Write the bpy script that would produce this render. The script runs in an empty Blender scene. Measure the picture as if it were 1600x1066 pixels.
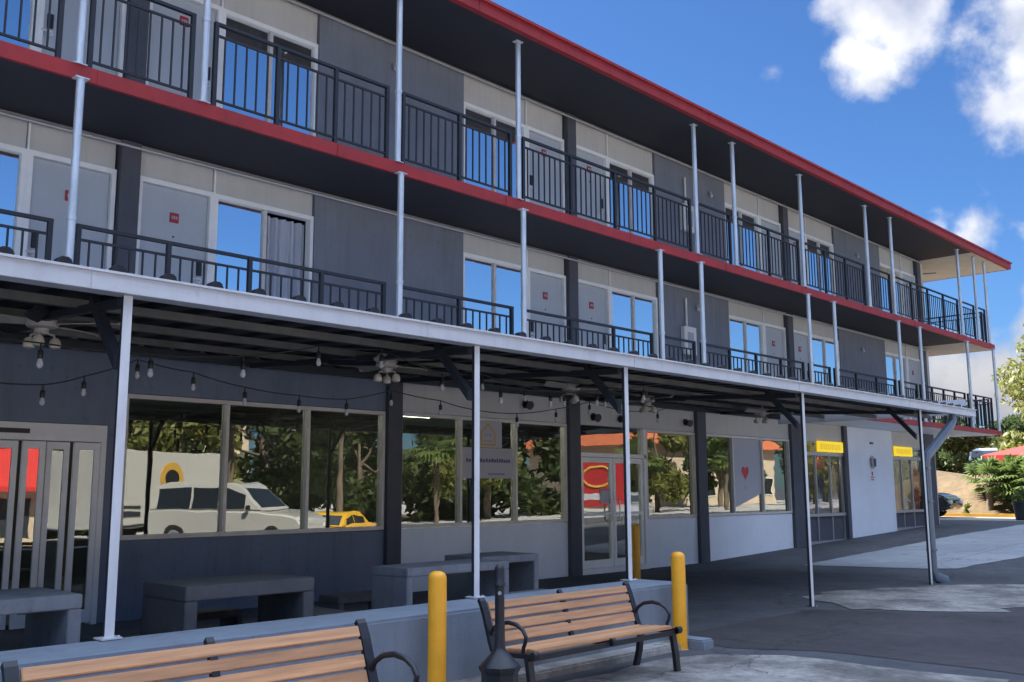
import bpy, math, random
import numpy as np
from mathutils import Vector, Matrix
random.seed(7); RNG = np.random.default_rng(7)
PI = math.pi
SC = bpy.context.scene; COL = SC.collection
rad = math.radians

# ------------------------------------------------------------------ camera
CAM_H = 1.30
YAW, PITCH, ROLL = 0.8064449, 0.1526425, -0.0042129
cd = bpy.data.cameras.new('camera'); cam = bpy.data.objects.new('camera', cd); COL.objects.link(cam)
cd.sensor_width = 36; cd.lens = 1523.0 / 1600 * 36; cd.clip_start = 0.05; cd.clip_end = 3000
_f = Vector((math.sin(YAW) * math.cos(PITCH), math.cos(YAW) * math.cos(PITCH), math.sin(PITCH)))
_r0 = Vector((math.cos(YAW), -math.sin(YAW), 0)); _u0 = _r0.cross(_f)
_r = math.cos(ROLL) * _r0 + math.sin(ROLL) * _u0; _u = -math.sin(ROLL) * _r0 + math.cos(ROLL) * _u0
cam.matrix_world = Matrix(((_r.x, _u.x, -_f.x, 0), (_r.y, _u.y, -_f.y, 0), (_r.z, _u.z, -_f.z, CAM_H), (0, 0, 0, 1)))
SC.camera = cam

# ------------------------------------------------------------------ light
SUN_EL, SUN_AZ = rad(48), rad(-10)           # azimuth from +Y towards +X: the sun stands behind the building
sl = bpy.data.lights.new('sun', 'SUN'); sl.energy = 5.0; sl.angle = rad(0.5); sl.color = (1, .95, .88)
so = bpy.data.objects.new('sun', sl); COL.objects.link(so)
sdir = Vector((math.sin(SUN_AZ) * math.cos(SUN_EL), math.cos(SUN_AZ) * math.cos(SUN_EL), math.sin(SUN_EL)))
so.rotation_euler = (-sdir).to_track_quat('-Z', 'Y').to_euler(); so.location = (0, 30, 40)
SC.view_settings.view_transform = 'Standard'; SC.view_settings.look = 'None'
SC.view_settings.exposure = 2.05; SC.view_settings.gamma = 1

def N(nt, t, **kw):
    n = nt.nodes.new(t)
    for k, v in kw.items():
        if hasattr(n, k): setattr(n, k, v)
        else: n.inputs[k].default_value = v
    return n
w = bpy.data.worlds.new('World'); SC.world = w; w.use_nodes = True
nt = w.node_tree; nt.nodes.clear()
sky = N(nt, 'ShaderNodeTexSky', sky_type='NISHITA', sun_disc=False, sun_elevation=SUN_EL, sun_rotation=SUN_AZ,
        altitude=0, air_density=1.0, dust_density=0.35, ozone_density=2.2)
tc = N(nt, 'ShaderNodeTexCoord')
L = nt.links.new
def pix_dir(px, py):
    d = _f + _r * ((px - 800) / 1523) - _u * ((py - 533) / 1523); d.normalize(); return d
# clouds: soft blobs in fixed compass directions, broken up with noise on the direction vector
noi = N(nt, 'ShaderNodeTexNoise'); noi.inputs['Scale'].default_value = 13; noi.inputs['Detail'].default_value = 10; noi.inputs['Roughness'].default_value = .58
L(tc.outputs['Generated'], noi.inputs['Vector'])
noc = N(nt, 'ShaderNodeMath', operation='SUBTRACT'); L(noi.outputs['Fac'], noc.inputs[0]); noc.inputs[1].default_value = .5
nsc = N(nt, 'ShaderNodeMath', operation='MULTIPLY'); L(noc.outputs[0], nsc.inputs[0]); nsc.inputs[1].default_value = .12
blobs = [(1385, 5, .046), (1335, 80, .026), (1375, 92, .026), (1430, 15, .022), (1400, 50, .03), (1590, 90, .036), (1615, 20, .046), (1560, 160, .022), (1620, 150, .036), (1525, 50, .012), (1535, 5, .012),
         (1472, 356, .017), (1520, 354, .020), (1500, 368, .018), (1545, 358, .013), (1615, 362, .012), (1212, 108, -.006),
         (1500, 592, .036), (1575, 575, .034), (1600, 615, .05), (1470, 630, .04), (1700, 560, .07)]
dirs = [(pix_dir(x, y), r * 1.16) for x, y, r in blobs]
for az, el, r in ((-60, 30, .16), (-95, 38, .22), (-120, 20, .12), (-150, 48, .2), (150, 55, .2), (200, 30, .10), (110, 40, .15), (250, 60, .2)):  # extra clouds out of frame, added for neutral fill light
    dirs.append((Vector((math.sin(rad(az)) * math.cos(rad(el)), math.cos(rad(az)) * math.cos(rad(el)), math.sin(rad(el)))), r))
acc = None
for d, r in dirs:
    vd = N(nt, 'ShaderNodeVectorMath', operation='DISTANCE'); L(tc.outputs['Generated'], vd.inputs[0]); vd.inputs[1].default_value = d
    sb = N(nt, 'ShaderNodeMath', operation='SUBTRACT'); sb.inputs[0].default_value = r; L(vd.outputs['Value'], sb.inputs[1])
    if acc is None: acc = sb
    else:
        mx = N(nt, 'ShaderNodeMath', operation='SMOOTH_MAX'); L(acc.outputs[0], mx.inputs[0]); L(sb.outputs[0], mx.inputs[1]); mx.inputs[2].default_value = .012; acc = mx
sm = N(nt, 'ShaderNodeMath', operation='ADD'); L(acc.outputs[0], sm.inputs[0]); L(nsc.outputs[0], sm.inputs[1])
mr = N(nt, 'ShaderNodeMapRange'); mr.interpolation_type = 'SMOOTHSTEP'; L(sm.outputs[0], mr.inputs[0])
mr.inputs[1].default_value = -.006; mr.inputs[2].default_value = .028
no2 = N(nt, 'ShaderNodeTexNoise'); no2.inputs['Scale'].default_value = 14; no2.inputs['Detail'].default_value = 5
L(tc.outputs['Generated'], no2.inputs['Vector'])
cr = N(nt, 'ShaderNodeValToRGB'); L(no2.outputs['Fac'], cr.inputs[0])
cr.color_ramp.elements[0].position = .32; cr.color_ramp.elements[0].color = (1.35, 1.5, 1.95, 1)
cr.color_ramp.elements[1].position = .62; cr.color_ramp.elements[1].color = (2.6, 2.65, 2.8, 1)
tint = N(nt, 'ShaderNodeMix', data_type='RGBA', blend_type='MULTIPLY'); tint.inputs[0].default_value = 1
L(sky.outputs[0], tint.inputs[6]); tint.inputs[7].default_value = (.162, .258, .385, 1)
sxc = N(nt, 'ShaderNodeSeparateXYZ'); L(tc.outputs['Generated'], sxc.inputs[0])
lowz = N(nt, 'ShaderNodeMapRange'); lowz.inputs[1].default_value = .06; lowz.inputs[2].default_value = .24; lowz.inputs[3].default_value = .52; lowz.inputs[4].default_value = 1; L(sxc.outputs['Z'], lowz.inputs[0])
cdim = N(nt, 'ShaderNodeMix', data_type='RGBA', blend_type='MULTIPLY'); cdim.inputs[0].default_value = 1; L(cr.outputs[0], cdim.inputs[6]); L(lowz.outputs[0], cdim.inputs[7])
mix = N(nt, 'ShaderNodeMix', data_type='RGBA'); L(mr.outputs[0], mix.inputs[0]); L(tint.outputs[2], mix.inputs[6]); L(cdim.outputs[2], mix.inputs[7])
# bright cloud veil added overhead, out of frame, to raise the fill light
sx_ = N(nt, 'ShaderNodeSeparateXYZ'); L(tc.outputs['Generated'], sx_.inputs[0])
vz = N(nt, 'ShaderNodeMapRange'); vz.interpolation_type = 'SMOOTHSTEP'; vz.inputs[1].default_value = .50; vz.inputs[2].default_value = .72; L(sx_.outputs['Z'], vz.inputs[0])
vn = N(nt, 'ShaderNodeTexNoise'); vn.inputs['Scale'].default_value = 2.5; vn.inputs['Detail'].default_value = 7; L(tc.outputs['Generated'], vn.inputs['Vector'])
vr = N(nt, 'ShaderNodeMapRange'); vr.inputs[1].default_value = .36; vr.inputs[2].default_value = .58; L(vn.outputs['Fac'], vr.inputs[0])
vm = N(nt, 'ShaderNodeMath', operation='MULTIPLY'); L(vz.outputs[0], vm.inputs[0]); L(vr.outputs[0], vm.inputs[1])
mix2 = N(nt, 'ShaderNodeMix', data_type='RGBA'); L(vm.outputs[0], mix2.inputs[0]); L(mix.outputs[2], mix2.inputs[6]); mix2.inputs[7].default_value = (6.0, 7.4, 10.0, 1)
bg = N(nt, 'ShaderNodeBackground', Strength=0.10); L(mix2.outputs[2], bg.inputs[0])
wo = N(nt, 'ShaderNodeOutputWorld'); L(bg.outputs[0], wo.inputs[0])

# ------------------------------------------------------------------ materials
def mat(name, col, rough=.6, metal=0, var=.0, vscale=3, bump=0, bscale=40, var2=None, spec=.5, stretch=None, coat=0, streak=0):
    m = bpy.data.materials.new(name); m.use_nodes = True; nt = m.node_tree
    b = nt.nodes['Principled BSDF']; b.inputs['Base Color'].default_value = (*col, 1)
    b.inputs['Roughness'].default_value = rough; b.inputs['Metallic'].default_value = metal
    b.inputs['Specular IOR Level'].default_value = spec; b.inputs['Coat Weight'].default_value = coat
    tc = nt.nodes.new('ShaderNodeTexCoord'); src = tc.outputs['Object']
    if stretch:
        mp = nt.nodes.new('ShaderNodeMapping'); mp.inputs['Scale'].default_value = stretch
        nt.links.new(src, mp.inputs[0]); src = mp.outputs[0]
    if var:
        n = nt.nodes.new('ShaderNodeTexNoise'); n.inputs['Scale'].default_value = vscale; n.inputs['Detail'].default_value = 6; n.inputs['Roughness'].default_value = .65
        nt.links.new(src, n.inputs['Vector'])
        r = nt.nodes.new('ShaderNodeMapRange'); r.inputs[1].default_value = .3; r.inputs[2].default_value = .7
        nt.links.new(n.outputs['Fac'], r.inputs[0])
        mx = nt.nodes.new('ShaderNodeMix'); mx.data_type = 'RGBA'; nt.links.new(r.outputs[0], mx.inputs[0])
        c1 = [max(0, c * (1 - var)) for c in col]; c2 = [min(1, c * (1 + var)) for c in col]
        if var2: c2 = var2
        mx.inputs[6].default_value = (*c1, 1); mx.inputs[7].default_value = (*c2, 1)
        nt.links.new(mx.outputs[2], b.inputs['Base Color'])
        rr = nt.nodes.new('ShaderNodeMapRange'); rr.inputs[3].default_value = max(.02, rough - .1); rr.inputs[4].default_value = min(1, rough + .12)
        nt.links.new(n.outputs['Fac'], rr.inputs[0]); nt.links.new(rr.outputs[0], b.inputs['Roughness'])
    if streak:
        mp = nt.nodes.new('ShaderNodeMapping'); mp.inputs['Scale'].default_value = (4, 4, .35); nt.links.new(tc.outputs['Object'], mp.inputs[0])
        n = nt.nodes.new('ShaderNodeTexNoise'); n.inputs['Scale'].default_value = 1.6; n.inputs['Detail'].default_value = 8; n.inputs['Roughness'].default_value = .7
        nt.links.new(mp.outputs[0], n.inputs['Vector'])
        r = nt.nodes.new('ShaderNodeMapRange'); r.inputs[1].default_value = .48; r.inputs[2].default_value = .75; r.inputs[3].default_value = 1; r.inputs[4].default_value = 1 - streak
        nt.links.new(n.outputs['Fac'], r.inputs[0])
        n2 = nt.nodes.new('ShaderNodeTexNoise'); n2.inputs['Scale'].default_value = 14; n2.inputs['Detail'].default_value = 3; nt.links.new(tc.outputs['Object'], n2.inputs['Vector'])
        r2 = nt.nodes.new('ShaderNodeMapRange'); r2.inputs[1].default_value = .66; r2.inputs[2].default_value = .72; r2.inputs[3].default_value = 1; r2.inputs[4].default_value = 1 - streak * .8
        nt.links.new(n2.outputs['Fac'], r2.inputs[0])
        mm = nt.nodes.new('ShaderNodeMath'); mm.operation = 'MULTIPLY'; nt.links.new(r.outputs[0], mm.inputs[0]); nt.links.new(r2.outputs[0], mm.inputs[1])
        mx = nt.nodes.new('ShaderNodeMix'); mx.data_type = 'RGBA'; mx.blend_type = 'MULTIPLY'; mx.inputs[0].default_value = 1
        if b.inputs['Base Color'].links: nt.links.new(b.inputs['Base Color'].links[0].from_socket, mx.inputs[6])
        else: mx.inputs[6].default_value = (*col, 1)
        nt.links.new(mm.outputs[0], mx.inputs[7]); nt.links.new(mx.outputs[2], b.inputs['Base Color'])
    if bump:
        n = nt.nodes.new('ShaderNodeTexNoise'); n.inputs['Scale'].default_value = bscale; n.inputs['Detail'].default_value = 5
        nt.links.new(src, n.inputs['Vector'])
        bp = nt.nodes.new('ShaderNodeBump'); bp.inputs['Strength'].default_value = bump; bp.inputs['Distance'].default_value = .01
        nt.links.new(n.outputs['Fac'], bp.inputs['Height']); nt.links.new(bp.outputs[0], b.inputs['Normal'])
    return m
def glass_mat(name, base, tint=(.92, .96, 1), trans=(.55, .58, .58), ior=1.5):
    m = bpy.data.materials.new(name); m.use_nodes = True; nt = m.node_tree; nt.nodes.clear()
    o = nt.nodes.new('ShaderNodeOutputMaterial'); g = nt.nodes.new('ShaderNodeBsdfGlossy'); t = nt.nodes.new('ShaderNodeBsdfTransparent')
    g.inputs['Color'].default_value = (*tint, 1); g.inputs['Roughness'].default_value = .0; t.inputs['Color'].default_value = (*trans, 1)
    fr = nt.nodes.new('ShaderNodeFresnel'); fr.inputs[0].default_value = ior
    ma = nt.nodes.new('ShaderNodeMapRange'); ma.inputs[3].default_value = base; ma.inputs[4].default_value = 1
    nt.links.new(fr.outputs[0], ma.inputs[0])
    n = nt.nodes.new('ShaderNodeTexNoise'); n.inputs['Scale'].default_value = 1.3; n.inputs['Detail'].default_value = 2
    tc = nt.nodes.new('ShaderNodeTexCoord'); nt.links.new(tc.outputs['Object'], n.inputs['Vector'])
    bp = nt.nodes.new('ShaderNodeBump'); bp.inputs['Strength'].default_value = .13; bp.inputs['Distance'].default_value = .01
    nt.links.new(n.outputs['Fac'], bp.inputs['Height']); nt.links.new(bp.outputs[0], g.inputs['Normal'])
    ge = nt.nodes.new('ShaderNodeNewGeometry'); nb = nt.nodes.new('ShaderNodeMath'); nb.operation = 'SUBTRACT'; nb.inputs[0].default_value = 1; nt.links.new(ge.outputs['Backfacing'], nb.inputs[1])
    mu = nt.nodes.new('ShaderNodeMath'); mu.operation = 'MULTIPLY'; nt.links.new(ma.outputs[0], mu.inputs[0]); nt.links.new(nb.outputs[0], mu.inputs[1])   # only the outer face mirrors
    mx = nt.nodes.new('ShaderNodeMixShader'); nt.links.new(mu.outputs[0], mx.inputs[0]); nt.links.new(t.outputs[0], mx.inputs[1]); nt.links.new(g.outputs[0], mx.inputs[2])
    nt.links.new(mx.outputs[0], o.inputs[0]); return m
def emis(name, col, s):
    m = bpy.data.materials.new(name); m.use_nodes = True; b = m.node_tree.nodes['Principled BSDF']
    b.inputs['Emission Color'].default_value = (*col, 1); b.inputs['Emission Strength'].default_value = s; return m
def stain_mat(name, col, dark_, rough=.85, scale=.8, bump=.3, bscale=60, amount=.5, crack=.35, joints=0):
    """large stains over fine grain, for paving"""
    m = bpy.data.materials.new(name); m.use_nodes = True; nt = m.node_tree; b = nt.nodes['Principled BSDF']
    b.inputs['Roughness'].default_value = rough; b.inputs['Specular IOR Level'].default_value = .35
    tc = nt.nodes.new('ShaderNodeTexCoord')
    def noise(s, d=6):
        n = nt.nodes.new('ShaderNodeTexNoise'); n.inputs['Scale'].default_value = s; n.inputs['Detail'].default_value = d; n.inputs['Roughness'].default_value = .62
        nt.links.new(tc.outputs['Object'], n.inputs['Vector']); return n
    n1, n2, n3 = noise(scale), noise(scale * 7), noise(90, 3)
    r = nt.nodes.new('ShaderNodeValToRGB'); r.color_ramp.elements[0].position = .38; r.color_ramp.elements[1].position = .62
    nt.links.new(n1.outputs['Fac'], r.inputs[0])
    mx = nt.nodes.new('ShaderNodeMix'); mx.data_type = 'RGBA'; nt.links.new(r.outputs[0], mx.inputs[0])
    mx.inputs[6].default_value = (*dark_, 1); mx.inputs[7].default_value = (*col, 1)
    m2 = nt.nodes.new('ShaderNodeMix'); m2.data_type = 'RGBA'; m2.blend_type = 'OVERLAY'; m2.inputs[0].default_value = amount
    nt.links.new(mx.outputs[2], m2.inputs[6]); nt.links.new(n2.outputs['Fac'], m2.inputs[7])
    m3 = nt.nodes.new('ShaderNodeMix'); m3.data_type = 'RGBA'; m3.blend_type = 'OVERLAY'; m3.inputs[0].default_value = .55
    nt.links.new(m2.outputs[2], m3.inputs[6]); nt.links.new(n3.outputs['Fac'], m3.inputs[7])
    nt.links.new(m3.outputs[2], b.inputs['Base Color'])
    # thin wandering cracks, spots and saw-cut joints
    last = m3.outputs[2]
    def dark(fac, d):
        nonlocal last
        q = nt.nodes.new('ShaderNodeMix'); q.data_type = 'RGBA'; nt.links.new(fac, q.inputs[0]); nt.links.new(last, q.inputs[6]); q.inputs[7].default_value = (*d, 1); last = q.outputs[2]
    def ramp(src, a, b_, o0, o1):
        q = nt.nodes.new('ShaderNodeMapRange'); q.inputs[1].default_value = a; q.inputs[2].default_value = b_; q.inputs[3].default_value = o0; q.inputs[4].default_value = o1; nt.links.new(src, q.inputs[0]); return q.outputs[0]
    if crack:
        nd = noise(1.6, 5); ad = nt.nodes.new('ShaderNodeMix'); ad.data_type = 'RGBA'; ad.blend_type = 'LINEAR_LIGHT'; ad.inputs[0].default_value = .45
        nt.links.new(tc.outputs['Object'], ad.inputs[6]); nt.links.new(nd.outputs['Color'], ad.inputs[7])
        vo = nt.nodes.new('ShaderNodeTexVoronoi'); vo.feature = 'DISTANCE_TO_EDGE'; vo.inputs['Scale'].default_value = crack; nt.links.new(ad.outputs[2], vo.inputs['Vector'])
        dark(ramp(vo.outputs['Distance'], .0015, .006, .75, 0), [c * .35 for c in dark_])
    sp = noise(3.4, 2); dark(ramp(sp.outputs['Fac'], .70, .74, 0, .45), [c * .5 for c in dark_])
    sp = noise(11, 2); dark(ramp(sp.outputs['Fac'], .74, .76, 0, .5), [min(1, c * 1.9) for c in col])
    if joints:
        sx = nt.nodes.new('ShaderNodeSeparateXYZ'); nt.links.new(tc.outputs['Object'], sx.inputs[0])
        for ax in ('X', 'Y'):
            pp = nt.nodes.new('ShaderNodeMath'); pp.operation = 'PINGPONG'; nt.links.new(sx.outputs[ax], pp.inputs[0]); pp.inputs[1].default_value = joints
            dark(ramp(pp.outputs[0], .008, .014, .8, 0), [c * .4 for c in dark_])
    nt.links.new(last, b.inputs['Base Color'])
    bp = nt.nodes.new('ShaderNodeBump'); bp.inputs['Strength'].default_value = bump; bp.inputs['Distance'].default_value = .012
    nb = noise(bscale, 6); nt.links.new(nb.outputs['Fac'], bp.inputs['Height']); nt.links.new(bp.outputs[0], b.inputs['Normal'])
    return m

M = {}
M['grey_wall'] = mat('grey stucco paint', (.175, .192, .235), .85, streak=.22, var=.12, vscale=1.2, bump=.25, bscale=90)
M['blue_wall'] = mat('blue grey stucco paint', (.165, .20, .27), .8, streak=.25, var=.14, vscale=1.1, bump=.25, bscale=90)
M['pilaster'] = mat('dark grey paint', (.075, .08, .10), .7, streak=.2, var=.15, vscale=3)
M['cream'] = mat('cream painted panel', (.52, .51, .50), .6, streak=.10, var=.05, vscale=2)
M['white'] = mat('white painted panel', (.74, .79, .86), .55, streak=.04, var=.05, vscale=1.5, bump=.05, bscale=30)
M['frame_white'] = mat('white door frame paint', (.80, .80, .80), .45, var=.05, vscale=5)
M['door'] = mat('pale grey door paint', (.42, .45, .49), .45, streak=.08, var=.04, vscale=2)
M['bronze'] = mat('dull aluminium frame', (.60, .57, .54), .4, .1, var=.1, vscale=6)
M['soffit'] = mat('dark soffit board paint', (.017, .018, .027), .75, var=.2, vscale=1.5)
M['soffit_sun_bounce'] = mat('beige soffit with sun bounce', (.50, .45, .38), .8, var=.1, vscale=2)  # beige lightened to carry the bounce from the sunlit ground
M['red'] = mat('red painted metal edge', (.28, .013, .016), .62, streak=.3, var=.15, vscale=2.5, bump=.06, bscale=12)
M['galv'] = mat('galvanised pipe', (.62, .64, .67), .38, .55, var=.15, vscale=9, stretch=(1, 1, .25))
M['rail'] = mat('black railing paint', (.008, .010, .017), .6, var=.2, vscale=8)
M['fascia'] = mat('pale grey gutter paint', (.56, .57, .61), .5, streak=.14, var=.08, vscale=2, stretch=(.5, 1, 3))
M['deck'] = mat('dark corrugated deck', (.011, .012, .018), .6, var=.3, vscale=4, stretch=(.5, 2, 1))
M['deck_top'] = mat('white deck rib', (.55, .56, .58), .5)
M['purlin'] = mat('bare steel purlin', (.13, .125, .12), .6, .2, var=.3, vscale=5)
M['brace'] = mat('dark brace paint', (.022, .026, .035), .55)
M['post_white'] = mat('white post paint', (.66, .67, .70), .45, var=.12, vscale=6, stretch=(1, 1, .3))
M['down'] = mat('blue grey downspout paint', (.12, .145, .18), .35, var=.12, vscale=5, stretch=(1, 1, .3))
M['black'] = mat('black coated metal', (.012, .013, .018), .42, var=.5, vscale=20)
M['wood'] = mat('tan bench slat', (.50, .262, .13), .5, var=.28, vscale=6, bump=.1, bscale=60, stretch=(.35, 6, 6))
nt = M['wood'].node_tree; b = nt.nodes['Principled BSDF']; oi = nt.nodes.new('ShaderNodeObjectInfo'); hv = nt.nodes.new('ShaderNodeHueSaturation')
mr_ = nt.nodes.new('ShaderNodeMapRange'); mr_.inputs[3].default_value = .80; mr_.inputs[4].default_value = 1.14; nt.links.new(oi.outputs['Random'], mr_.inputs[0]); nt.links.new(mr_.outputs[0], hv.inputs['Value'])
nt.links.new(b.inputs['Base Color'].links[0].from_socket, hv.inputs['Color']); nt.links.new(hv.outputs[0], b.inputs['Base Color'])
M['yellow'] = mat('yellow bollard paint', (.93, .41, .02), .4, streak=.18, var=.09, vscale=5)
M['concrete_wall'] = mat('blue grey painted low wall', (.19, .225, .275), .8, streak=.22, var=.12, vscale=1.8, bump=.25, bscale=70)
M['table'] = mat('dark cast concrete', (.10, .10, .108), .75, streak=.25, var=.2, vscale=4, bump=.2, bscale=50)
M['table_pale'] = mat('pale cast concrete', (.25, .265, .295), .75, streak=.25, var=.18, vscale=4, bump=.2, bscale=50)
M['kerb'] = stain_mat('stained concrete kerb', (.34, .33, .31), (.20, .19, .18), scale=2.5)
M['asphalt'] = stain_mat('dark asphalt', (.078, .080, .090), (.055, .058, .067), scale=.55, bump=.45, bscale=75)
M['asphalt_patch'] = stain_mat('older brown asphalt', (.054, .048, .050), (.040, .036, .039), scale=.8, bump=.5, bscale=70)
M['pad'] = stain_mat('smooth grey concrete apron', (.31, .32, .34), (.25, .265, .285), scale=.35, bump=.15, amount=.25, joints=1.8)
M['patch'] = stain_mat('rough worn concrete', (.30, .28, .26), (.12, .112, .105), scale=1.6, bump=.6, bscale=45, amount=.7)
M['patio'] = stain_mat('dark patio slab', (.14, .15, .165), (.10, .105, .12), scale=1)
M['sunlit_pave'] = stain_mat('pale concrete drive', (.34, .32, .285), (.27, .25, .225), scale=.5)
M['street'] = stain_mat('pale worn street paving', (.46, .45, .43), (.36, .35, .335), scale=.3)
M['dirt'] = stain_mat('tan sandy bank', (.15, .103, .052), (.10, .068, .034), scale=.8, bump=.5, bscale=12)
M['glass_up'] = glass_mat('reflective sliding glass', .76)
M['glass_low'] = glass_mat('shop glass', .22, (.72, .72, .66), (.72, .76, .74))
M['glass_shop'] = glass_mat('clear shop glass', .06, (.9, .92, .9), (.85, .86, .84), 1.45)
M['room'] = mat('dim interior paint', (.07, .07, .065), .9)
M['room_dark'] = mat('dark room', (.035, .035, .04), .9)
M['curtain'] = mat('grey blue curtain', (.45, .48, .56), .9, var=.15, vscale=5, stretch=(8, 1, .3))
M['tube'] = emis('fluorescent tube', (1, .93, .7), 11)
M['fan_white'] = mat('cream fan enamel', (.36, .34, .32), .4)
M['bulb'] = glass_mat('clear bulb glass', .25, (1, 1, 1), (.95, .95, .92))
M['globe'] = mat('frosted shade glass', (.55, .5, .42), .3)
M['plate'] = mat('grey metal plate', (.35, .36, .38), .4, .4)
M['sign_red'] = mat('red sign face', (.36, .02, .025), .4)
M['sign_yellow'] = emis('backlit yellow sign face', (1, .70, .02), .16); M['sign_yellow'].node_tree.nodes['Principled BSDF'].inputs['Base Color'].default_value = (.85, .62, .01, 1)
M['sign_orange'] = mat('orange lettering', (.85, .46, .01), .4)
M['paper'] = mat('white printed paper', (.42, .42, .46), .6)
M['ink'] = mat('blue ink', (.08, .09, .22), .6)
M['leaf_a'] = mat('sunlit green leaf', (.20, .21, .055), .5, var=.35, vscale=.9)
M['leaf_b'] = mat('deep green leaf', (.07, .10, .03), .5, var=.35, vscale=.9)
M['leaf_palm'] = mat('palm leaf green', (.13, .18, .05), .4, var=.3, vscale=2)
for k in ('leaf_a', 'leaf_b', 'leaf_palm'):     # light through the leaf
    nt = M[k].node_tree; b = nt.nodes['Principled BSDF']
    tr = nt.nodes.new('ShaderNodeBsdfTranslucent'); mx = nt.nodes.new('ShaderNodeMixShader'); mx.inputs[0].default_value = .4
    c = b.inputs['Base Color'].links[0].from_socket; nt.links.new(c, tr.inputs[0])
    nt.links.new(b.outputs[0], mx.inputs[1]); nt.links.new(tr.outputs[0], mx.inputs[2])
    nt.links.new(mx.outputs[0], nt.nodes['Material Output'].inputs[0])
M['bark'] = mat('grey brown bark', (.15, .115, .08), .9, var=.35, vscale=6, bump=.6, bscale=25, stretch=(1, 1, .3))
M['soil'] = mat('soil', (.05, .035, .025), .95)
M['pot'] = mat('black glazed pot', (.02, .025, .03), .35)
M['paint_white'] = mat('white car paint', (.50, .49, .455), .25, coat=.6)
M['paint_dark'] = mat('dark olive car paint', (.02, .024, .02), .2, coat=.8)
M['paint_grey'] = mat('silver car paint', (.42, .43, .44), .3, .4, coat=.5)
M['paint_yellow'] = mat('yellow cab paint', (.75, .42, .02), .3, coat=.6)
M['paint_blue'] = mat('blue car paint', (.03, .12, .35), .3, coat=.6)
M['car_glass'] = mat('tinted car glass', (.02, .025, .03), .06)
M['tyre'] = mat('tyre rubber', (.018, .018, .018), .85)
M['rim'] = mat('alloy rim', (.5, .5, .52), .3, .7)
M['tail'] = mat('red tail lamp', (.45, .01, .01), .2)
M['head'] = mat('clear headlamp', (.7, .7, .72), .1)
M['tent'] = mat('red canvas', (.62, .035, .03), .8, var=.1, vscale=2)
M['stucco_beige'] = mat('beige stucco', (.55, .45, .33), .85, var=.08, vscale=1)
M['stucco_orange'] = mat('orange roof tile', (.5, .13, .05), .8, var=.2, vscale=3)
M['trim_white'] = mat('white trim', (.66, .66, .64), .6)
M['heart'] = mat('red heart print', (.55, .02, .04), .5)
M['goods_pink'] = mat('pink goods', (.85, .12, .16), .7)
M['goods_navy'] = mat('navy goods', (.05, .06, .16), .8)
M['goods_pale'] = mat('pale goods', (.6, .4, .38), .8, var=.4, vscale=8)
M['goods_rust'] = mat('rust goods', (.55, .10, .07), .8, var=.5, vscale=7)
M['kerb_yellow'] = mat('yellow kerb paint', (.42, .22, .02), .7, var=.2, vscale=4)
M['tag_orange'] = mat('tan emblem', (.55, .33, .05), .5)

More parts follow.
